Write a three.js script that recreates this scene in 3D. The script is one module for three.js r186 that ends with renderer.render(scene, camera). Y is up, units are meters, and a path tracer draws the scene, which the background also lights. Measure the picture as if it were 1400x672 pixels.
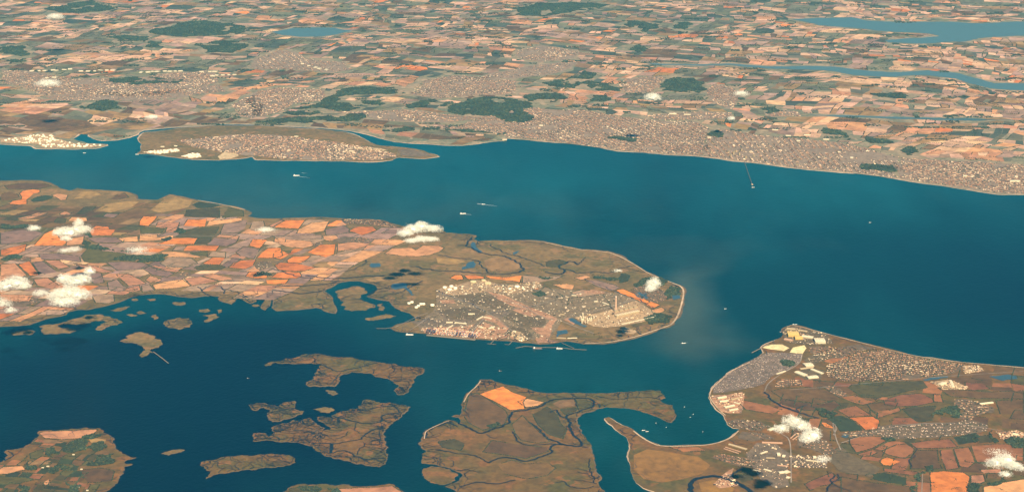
import * as THREE from 'three';
import { mergeGeometries } from 'three/addons/utils/BufferGeometryUtils.js';

// ---------- camera, sky, sun, exposure (metres, y up; the camera flies at 8600 m) ----------
const scene = new THREE.Scene();
const camera = new THREE.PerspectiveCamera(15.618, 1400 / 672, 50, 420000);
camera.position.set(0, 8600, 29220.3);
camera.lookAt(0, 0, 0);
const AZ = THREE.MathUtils.degToRad(16), EL = THREE.MathUtils.degToRad(42);
const toSun = new THREE.Vector3(Math.sin(AZ) * Math.cos(EL), Math.sin(EL), Math.cos(AZ) * Math.cos(EL));
// clear summer sky: deep blue overhead, paler towards the horizon, a soft aureole round the sun
{ const W = 256, Hh = 128, d = new Float32Array(W * Hh * 4), v = new THREE.Vector3();
  for (let j = 0; j < Hh; j++) for (let i = 0; i < W; i++) {
    const el = ((j + 0.5) / Hh - 0.5) * Math.PI, az = ((i + 0.5) / W - 0.5) * 2 * Math.PI; v.set(Math.cos(el) * Math.cos(az), Math.sin(el), Math.cos(el) * Math.sin(az));
    const t = Math.pow(Math.max(0, 1 - Math.max(0, Math.sin(el))), 3.2), s = Math.pow(Math.max(0, v.dot(toSun)), 24) * 0.25;
    d.set([0.02 + 0.02 * t + s, 0.085 + 0.14 * t + s * 0.95, 0.21 + 0.17 * t + s * 0.85, 1], (j * W + i) * 4);
  }
  const sky = new THREE.DataTexture(d, W, Hh, THREE.RGBAFormat, THREE.FloatType); sky.mapping = THREE.EquirectangularReflectionMapping; sky.magFilter = sky.minFilter = THREE.LinearFilter; sky.needsUpdate = true;
  scene.background = sky; scene.environment = sky; }
const sun = new THREE.DirectionalLight(new THREE.Color().setRGB(1, 0.83, 0.58), 5);
sun.position.copy(toSun).multiplyScalar(40000);
sun.target.position.set(0, 0, 0);
sun.castShadow = true;
sun.shadow.mapSize.set(4096, 4096);
Object.assign(sun.shadow.camera, { left: -22000, right: 22000, top: 30000, bottom: -30000, near: 100, far: 90000 });
scene.add(sun, sun.target);
scene.fog = new THREE.FogExp2(new THREE.Color().setRGB(0.08, 0.64, 0.92), 3.1e-6);
const renderer = new THREE.WebGLRenderer({ antialias: true });
renderer.toneMapping = THREE.LinearToneMapping;
renderer.toneMappingExposure = 2.1;
renderer.shadowMap.enabled = true;

// ---------- surveyed map data: metres east (x) and south (z) of the map origin ----------
const PENINSULA = [-11999,-4300,-10762,-4414,-9928,-4471,-9518,-4528,-9148,-4471,-8907,-4243,-8753,-4074,-8657,-3907,-8395,-3686,-8307,-3907,-7782,-3741,-7315,-3631,-7119,-3414,-7013,-3093,-6811,-3040,-6607,-3040,-6444,-3414,-6168,-3252,-5849,-2987,-5535,-2725,-5182,-2622,-4869,-2315,-4741,-2164,-4733,-2014,-4765,-1865,-4593,-1766,-4131,-1742,-3417,-1815,-3014,-1717,-2352,-1620,-2144,-1426,-1937,-1235,-1669,-1046,-1281,-952,-1246,-1046,-1148,-813,-955,-767,-763,-721,-621,-629,-655,-401,-589,-266,-126,-311,189,-356,564,-266,870,0,1173,219,1601,305,1739,477,1883,731,2040,1105,2191,1510,2317,1708,2451,1943,2609,2136,2691,2250,2710,2551,2622,3135,2513,3731,2403,4103,2316,4236,2171,4302,2107,4433,1914,4595,1744,4755,1471,4913,1311,4976,1027,4976,946,4913,790,4850,684,4882,577,4944,398,4976,158,4913,53,4850,-211,4818,-529,4755,-848,4691,-1062,4627,-1226,4530,-1387,4498,-1581,4465,-1703,4400,-1776,4269,-1719,4136,-1574,4036,-1449,3935,-1445,3799,-1544,3593,-1682,3488,-1768,3348,-1824,3171,-1858,2991,-1939,2955,-2091,2883,-2210,2810,-2247,2773,-2147,2588,-2115,2401,-2163,2212,-2264,2097,-2448,1982,-2588,1982,-2732,2059,-2830,2250,-2931,2401,-2965,2514,-2885,2626,-2803,2773,-2756,3027,-2668,3593,-2796,3523,-2888,3383,-2984,3313,-3166,3383,-3379,3453,-3563,3488,-3648,3348,-3657,3099,-3685,2883,-3743,2699,-3742,2883,-3706,3242,-3745,3453,-3831,3313,-3813,3027,-3817,2736,-3930,2663,-3995,2846,-3936,3027,-4011,3135,-4122,2991,-4188,2846,-4273,2883,-4297,3171,-4403,3063,-4516,2919,-4539,2773,-4772,2736,-4964,2810,-5163,2773,-5410,2663,-5638,2663,-5802,2699,-5915,2810,-6025,2991,-6155,3171,-6291,3313,-6434,3418,-6601,3418,-6709,3523,-6709,3662,-6849,3765,-6988,3867,-7049,3969,-7145,4103,-7290,4169,-7551,4203,-8178,4269,-9210,4400];
const HEADLAND = [1190,7829,1239,7779,1307,7904,1392,8052,1454,8101,1531,8199,1545,8271,1625,8438,1722,8603,1831,8720,2029,8720,2212,8697,2347,8697,2488,8650,2631,8580,2739,8438,2832,8271,2880,8174,2800,8150,2740,8028,2742,7929,2728,7729,2656,7526,2617,7267,2598,7082,2625,6921,2700,6677,2823,6455,2955,6172,3136,5913,3311,5736,3373,5647,3503,5437,3567,5346,3554,5131,3648,4976,3771,4850,3899,4691,3954,4530,3961,4335,4056,4203,4168,4103,4266,4169,4358,4269,4541,4465,4768,4691,4998,4882,5137,4976,5316,5131,5492,5285,5660,5468,5897,5558,6126,5677,6359,5766,6555,5795,6837,5883,7074,5942,7830,6115,7601,10651,6107,11757,1566,11757,1654,10092,1534,9990,1458,9844,1429,9632,1417,9416,1413,9196,1430,8926,1457,8789,1449,8627,1432,8462,1358,8319,1279,8077,1213,7929];
const CHETNEY = [-426,6427,-297,6427,-178,6539,0,6649,118,6731,244,6813,389,6921,681,6921,971,6948,1263,6948,1460,6894,1705,6867,1855,6813,1980,6840,2016,7002,2026,7108,1952,7188,2036,7345,2100,7371,2101,7577,2091,7804,2031,7954,1978,7929,1877,7779,1791,7679,1658,7551,1521,7474,1380,7449,1238,7423,1092,7500,946,7602,875,7729,813,7879,819,7978,841,8150,880,8343,935,8556,962,8789,972,8972,989,9196,992,9525,1010,9886,1078,10072,1096,11757,-783,11757,-636,10092,-698,10010,-785,9948,-611,9781,-572,9632,-609,9546,-698,9460,-789,9373,-878,9329,-968,9285,-1083,9263,-1097,8972,-1048,8881,-1106,8789,-1119,8509,-1101,8319,-1079,8199,-973,8077,-876,7954,-823,7879,-747,7904,-678,8028,-653,7929,-685,7779,-770,7754,-706,7704,-658,7729,-645,7526,-659,7345,-636,7135,-612,6948,-537,6813,-472,6622];
const LOWISLE = [-7728,-6723,-7705,-6983,-7795,-7515,-7980,-8130,-7966,-8694,-7355,-9084,-6444,-9392,-5638,-9392,-4807,-9171,-4150,-9011,-3648,-8751,-3384,-8445,-3167,-8096,-3055,-7854,-2763,-7448,-2371,-7314,-2058,-7181,-1820,-6983,-1735,-6788,-1546,-6594,-1496,-6466,-1787,-6276,-2088,-6339,-2316,-6402,-2449,-6150,-2736,-6025,-3106,-6025,-3704,-6087,-4452,-6150,-5203,-6213,-5312,-6466,-5584,-6276,-5936,-6150,-6466,-6213,-6786,-6339,-7282,-6594,-7532,-6723];
const MAINCOAST = [-13222,-7515,-11705,-7582,-10781,-7582,-10130,-7448,-9909,-7181,-9131,-7115,-8689,-7181,-8488,-7448,-8548,-7582,-8948,-7650,-9243,-7923,-9353,-8061,-9358,-8552,-9429,-9200,-9466,-9645,-9401,-9645,-9283,-9054,-9089,-8340,-8917,-8061,-8699,-7923,-8403,-7992,-8197,-8200,-8097,-8481,-8040,-8910,-7376,-9200,-6460,-9496,-5653,-9496,-4819,-9274,-4162,-9127,-3496,-8837,-3156,-8552,-2811,-8130,-2477,-7786,-2006,-7650,-1537,-7515,-1074,-7448,-770,-7582,-464,-7786,-155,-7923,-125,-8130,0,-8130,466,-7923,1005,-7718,1537,-7515,1836,-7314,2199,-6983,2721,-6853,3158,-6658,3747,-6530,4311,-6213,4659,-6025,5143,-5777,5548,-5533,6092,-5291,6640,-5112,7171,-4876,7541,-4586,7905,-4300,8276,-4074,8630,-3796,8991,-3577,9225,-3414,9501,-3414,9638,-3414,10642,-3093,12168,-2777];
const ISLETS = {"nor":[-3431,5825,-3355,5707,-3284,5707,-3176,5588,-3002,5498,-2967,5437,-2837,5407,-2627,5437,-2413,5528,-2146,5647,-1958,5707,-1781,5766,-1570,5883,-1364,5942,-1209,6029,-1222,6172,-1298,6258,-1339,6427,-1359,6594,-1388,6786,-1436,6975,-1523,6975,-1549,6867,-1538,6731,-1601,6511,-1646,6427,-1771,6343,-1899,6229,-2056,6144,-2208,6115,-2301,6201,-2358,6343,-2364,6594,-2386,6677,-2457,6649,-2572,6677,-2710,6677,-2768,6594,-2724,6455,-2692,6286,-2683,6086,-2674,5883,-2642,5795,-2798,5766,-2998,5795,-3103,5766,-3201,5795,-3300,5736,-3346,5854,-3413,5883],"burnt":[-3248,8319,-3101,8319,-3034,8415,-3040,8150,-2988,8052,-2864,8003,-2804,7879,-2724,7929,-2666,8028,-2667,7854,-2597,7804,-2549,7904,-2489,8028,-2375,8150,-2386,8223,-2524,8223,-2459,8319,-2378,8391,-2441,8319,-2448,8247,-2287,8199,-2294,8126,-2369,8028,-2474,7904,-2506,7779,-2443,7754,-2325,7804,-2199,7854,-2323,7729,-2177,7577,-1996,7474,-2012,7397,-1965,7267,-1945,7161,-1856,7188,-1724,7293,-1481,7345,-1334,7423,-1356,7526,-1433,7679,-1494,7904,-1576,8077,-1605,8199,-1624,8319,-1598,8556,-1560,8858,-1515,9129,-1522,9285,-1595,9373,-1756,9329,-1893,9263,-2033,9174,-2172,9107,-2268,9040,-2321,8949,-2425,8812,-2528,8697,-2626,8627,-2764,8603,-2949,8580,-3212,8580],"burntw":[-3440,7345,-3352,7293,-3237,7293,-3182,7345,-3067,7423,-3036,7371,-2991,7267,-2863,7214,-2844,7293,-2852,7474,-2698,7577,-2715,7679,-2816,7779,-2944,7879,-3050,7929,-3126,7779,-3155,7628,-3127,7551,-3239,7423,-3289,7474,-3317,7551,-3390,7500],"lens1":[-2583,7500,-2474,7449,-2350,7449,-2305,7526,-2361,7628,-2487,7602],"lens2":[-2480,6813,-2390,6840,-2321,6948,-2374,7002,-2440,6921],"long":[-3753,9307,-3709,9196,-3547,9107,-3294,9017,-3074,8995,-2943,8972,-2715,9017,-2628,9152,-2609,9241,-2722,9329,-2889,9395,-3099,9460,-3267,9503,-3391,9546,-3551,9632,-3615,9717,-3593,9589,-3589,9503,-3673,9416],"lens3":[-4281,8972,-4191,8881,-4083,8835,-4016,8858,-4107,8949,-4184,9017],"bottom":[-2771,10174,-2564,9927,-2442,9865,-2269,9886,-2051,9927,-1793,9948,-1581,9927,-1440,9865,-1321,9990,-1182,10194,-876,11402,-2789,11402],"corner":[-6821,9416,-6170,9241,-6130,9129,-6116,9017,-6209,8904,-6194,8858,-6102,8835,-5997,8789,-5952,8650,-5918,8462,-5955,8319,-5955,8247,-5712,8223,-5539,8174,-5221,8150,-5143,8295,-5021,8438,-4953,8627,-4900,8789,-4786,8904,-4700,9017,-4562,9085,-4655,9152,-4667,9263,-4574,9285,-4662,9373,-4651,9632,-4632,9844,-4682,10010,-4732,10092,-4502,11402,-6215,11402],"round":[-1049,9416,-965,9351,-832,9395,-714,9525,-641,9632,-672,9760,-754,9865,-856,9886,-962,9823,-1036,9696,-1069,9546],"stokeA":[-2759,2514,-2643,2401,-2449,2250,-2318,2439,-2281,2626,-2352,2736,-2374,2883,-2283,3027,-2126,3171,-2093,3313,-2216,3453,-2435,3488,-2529,3418,-2615,3207,-2668,2883,-2711,2663],"stokeB":[-2197,3833,-2060,3765,-1977,3696,-1894,3627,-1837,3662,-1745,3731,-1806,3799,-1943,3867,-2069,3935,-2181,3901],"stokeC":[-2048,3171,-1994,3135,-1949,3313,-1950,3453,-1994,3453,-2004,3313],"islE":[-5177,4036,-5125,3901,-4980,3799,-4832,3833,-4753,4036,-4762,4236,-4885,4335,-5036,4269,-5130,4169],"islF":[-5646,4850,-5571,4755,-5536,4562,-5449,4465,-5308,4530,-5180,4755,-5011,4976,-5045,5131,-5137,5193,-5076,5346,-5144,5316,-5196,5528,-5249,5468,-5214,5224,-5314,5038,-5486,4913,-5611,4866],"islG":[-5201,3063,-5055,3063,-5020,3135,-5074,3207,-5159,3171],"islH":[-4748,3418,-4621,3383,-4570,3488,-4637,3558,-4720,3523],"islI":[-4647,3696,-4460,3627,-4394,3765,-4477,3867,-4553,4002,-4585,3935,-4542,3799],"islI2":[-4476,3453,-4415,3418,-4388,3523,-4432,3593],"d1":[-6968,4203,-6899,4136,-6726,4136,-6650,4269,-6503,4302,-6404,4400,-6456,4498,-6662,4530,-6822,4530,-6886,4400],"d2":[-6895,4236,-6766,4103,-6650,4002,-6551,3867,-6426,3696,-6291,3662,-6159,3662,-6027,3765,-5896,3867,-5791,4002,-5839,4136,-5940,4169,-5980,4236,-6026,4367,-6108,4335,-6116,4203,-6070,4069,-5976,4002,-6099,3935,-6208,3935,-6273,4036,-6387,4103,-6517,4103,-6658,4103],"d3":[-7310,4498,-7229,4400,-7098,4367,-6996,4433,-7026,4562,-7154,4562,-7252,4595],"s1":[-6094,3453,-6006,3348,-5909,3278,-5831,3278,-5865,3383,-5921,3488,-6031,3488],"s2":[-5807,3662,-5726,3627,-5635,3696,-5705,3731],"s3":[-5674,3558,-5611,3488,-5524,3593,-5594,3627],"s4":[-5402,3765,-5367,3662,-5297,3799,-5343,3901],"s5":[-5871,2919,-5810,2883,-5773,2955,-5822,2991],"s6":[-5645,2919,-5539,2883,-5502,2955,-5586,2991],"s7":[-3979,3207,-3894,3171,-3862,3242,-3936,3278]};
const PONDS = {"M":[[-6869,-21733,-6349,-22301,-5834,-22429,-5191,-22365,-4576,-21858,-4887,-21360,-5357,-20872,-5969,-20812,-6521,-21115],[8287,-23944,9193,-24148,10203,-24285,10526,-23675,11527,-23275,12959,-23408,13864,-23143,15137,-23474,17237,-23275,16484,-20872,14250,-20993,13127,-20631,12573,-20039,11280,-19690,10420,-19922,10389,-20274,11063,-20571,12068,-20933,11854,-21360,10877,-21670,9947,-22301,8963,-22751],[3242,-16954,3798,-16748,4927,-16645,5697,-16748,6591,-16340,7548,-16441,8285,-16340,8777,-15939,9630,-15545,10622,-15840,11274,-15448,11636,-14682,11855,-14124,14313,-13941,14088,-13223,12327,-13223,11603,-13489,11361,-13941,11091,-14682,10470,-15158,9512,-14966,8633,-15158,8174,-15692,7469,-15939,6549,-16039,5673,-16543,4906,-16441,3778,-16492],[6781,-10485,8239,-10329,9202,-10214,10169,-10137,13062,-9946,12967,-9645,10104,-9870,9151,-9984,8201,-10137,7401,-10252]],"P":[[-2337,1146,-2322,1023,-2178,1023,-2151,1228,-2292,1268],[-824,1268,-754,1187,-723,981,-628,899,-589,1064,-621,1268,-715,1309,-808,1390],[-710,-44,-676,-222,-625,-177,-608,88,-492,348,-552,434,-642,219],[12,434,74,348,135,305,73,477,24,520],[-1901,2155,-1742,2097,-1647,2136,-1661,2288,-1607,2439,-1566,2551,-1522,2736,-1568,2736,-1637,2514,-1703,2364,-1836,2439,-1899,2364],[634,4755,653,4433,804,4367,810,4530,681,4595],[1914,2663,2012,2551,2098,2626,2103,2883,2010,2919,1938,2810],[2483,2663,2623,2626,2611,2883,2481,2955],[830,3867,896,3833,1111,4203,1076,4269]],"H":[[6504,6314,6631,6286,6775,6229,6880,6286,6869,6399,6723,6427,6649,6483,6572,6399],[5573,6427,5943,6286,5940,6343,5600,6483],[4108,8438,4170,8343,4217,8391,4172,8486]]};
const CREEKS = {"P":[[22,[-2977,2514,-3140,2588,-3303,2663,-3449,2588,-3606,2514,-3760,2477]],[18,[-3784,2288,-3523,2250,-3292,2250,-3011,2174,-2790,2059]],[16,[-3916,1349,-3602,1590,-3277,1865,-2976,1943,-2678,2020]],[24,[-3329,1708,-3047,1826,-2692,1865,-2350,1748,-2059,1708]],[20,[-1675,1187,-1430,1309,-1126,1470,-710,1510,-236,1629,0,1590,178,1470,179,1228,97,940,-61,689,-244,562,-490,477,-616,262,-783,0,-764,-222,-683,-537]],[12,[-783,0,-933,-22]],[14,[-1233,562,-973,689,-728,773,-532,899,-503,1187,-391,1510]],[12,[-362,-88,-347,88,-123,391,0,562,182,689,362,940,539,1187]],[22,[533,1510,708,1629,826,1629,868,1390,775,1309,755,1146,865,1064,930,899,1025,940,1080,1105]],[16,[869,1349,985,1430,1039,1590,1183,1550,1364,1470,1476,1590,1658,1510]],[10,[1080,1105,1172,899,1216,689]],[10,[1658,1510,1790,1268,1939,1187]],[18,[-1947,2326,-2123,2439,-2249,2736]],[14,[-1822,2663,-1715,2551,-1594,2250,-1422,1982]],[14,[-1204,2477,-905,2846,-615,3171,-353,3593]],[10,[-353,3593,-111,3488,111,3348,391,3242]],[12,[-3008,1629,-2727,1470,-2556,1390,-2534,1228,-2433,1146,-2411,815]],[10,[-4074,2846,-4282,2588,-4453,2439,-4603,2364]],[12,[-4961,2288,-4854,2514,-4726,2736,-4612,2810]],[12,[-4860,2477,-4817,2250,-4673,2212,-4528,2401,-4488,2663]],[9,[-3892,689,-3740,434,-3556,434]],[10,[-1724,1390,-1887,1629,-2115,1748]],[10,[1580,2514,1815,2773,2070,3171,2161,3453]],[10,[1169,1904,1334,2136,1549,2439,1708,2663]],[8,[252,2477,404,2288,521,2174]],[10,[321,2439,433,2663,678,2883,852,2736,1085,2588]]],"C":[[20,[-679,8003,-555,8126,-413,8319,-367,8343,-258,8174,-93,8101,-28,7779,0,7602,171,7551,333,7449,460,7293,549,7161,723,7135,917,7108,1022,7135,1075,7240,1057,7423,930,7526,754,7679,685,7779,744,8003,721,8150,777,8415,860,8627,866,8720,810,8766,632,8697,455,8509,385,8319,278,8077,214,7954]],[16,[491,7628,589,7500,602,7729,675,7804]],[18,[632,8697,506,8697,467,8835,500,8949,355,9062,176,9218,106,9196,44,9129,-89,9085,-221,9174,-282,9263]],[12,[-282,9263,-354,9129,-490,8995,-669,8972,-851,8881,-941,8858]],[14,[-614,9969,-514,9886,-387,9802,-214,9886,-86,9844,43,9760]],[12,[0,8271,46,8462,90,8650,225,8720,361,8697,542,8673]],[8,[1113,7029,1253,7135,1444,7161,1642,7082,1835,7082,1972,7188]],[10,[828,7161,841,7345,863,7526]],[10,[515,9844,619,9781,640,9948,767,9990,851,10010,956,9948]],[9,[938,9152,918,9416,951,9675,961,9844]],[9,[-320,8367,-228,8509,-182,8462]],[8,[-1095,9017,-931,9107,-850,9152]],[12,[-1092,8509,-1071,8367,-1087,8223,-927,8077,-820,7954,-695,8101]]],"H":[[36,[2087,10255,2098,9886,2155,9738,2292,9664,2465,9664,2566,9760,2669,9906,2793,10133]],[16,[2596,9653,2701,9503,2764,9416]],[18,[3368,6894,3393,7135,3463,7319,3605,7526,3766,7704,3934,7829]],[10,[3699,7653,3688,7474,3791,7423,3861,7345]],[10,[3927,10092,3731,9844,3879,9738,3862,9589]],[12,[3647,10092,3733,9886,3828,9632]],[8,[3429,7423,3572,7423,3692,7577]],[10,[4980,8835,4878,9017,4766,9416]],[8,[4169,8603,4295,8415,4487,8367]]],"nor":[[14,[-2670,5825,-2547,5942,-2429,6115,-2329,6115,-2218,6000,-2072,5942,-1951,5795,-1872,5766]],[9,[-2440,6622,-2405,6371,-2344,6172]],[9,[-1656,5971,-1598,6086,-1679,6229]],[8,[-2724,6455,-2616,6539,-2515,6566]]],"burnt":[[15,[-2302,7754,-2152,7854,-2003,7954,-1813,8003,-1677,7954,-1656,7854,-1690,7779,-1621,7679,-1463,7653]],[12,[-2009,7551,-1893,7577,-1760,7449,-1623,7371,-1504,7449,-1453,7653]],[14,[-1873,8533,-1864,8415,-1793,8271,-1734,8199,-1616,8174]],[12,[-2488,8650,-2352,8650,-2169,8673,-1996,8580,-1866,8509]],[13,[-2185,8972,-2147,8904,-2015,8881,-1912,9040,-1768,9174,-1640,9107,-1541,9129]],[26,[-2232,8673,-2210,8812,-2212,8972]],[9,[-1992,7978,-1990,8223,-1908,8319]],[8,[-2960,8126,-2804,8271,-2626,8223,-2472,8367]],[8,[-2069,8271,-2097,8462,-2202,8509]],[8,[-1809,8650,-1882,8858,-1887,9017]],[9,[-1673,8271,-1638,8509,-1637,8650]]],"burntw":[[10,[-3155,7628,-3048,7577,-2941,7526,-2833,7474]],[9,[-3182,7345,-3118,7474,-3064,7449]]],"corner":[[10,[-6173,8904,-6083,8972,-6074,9107,-6138,9196]]]};
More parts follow.
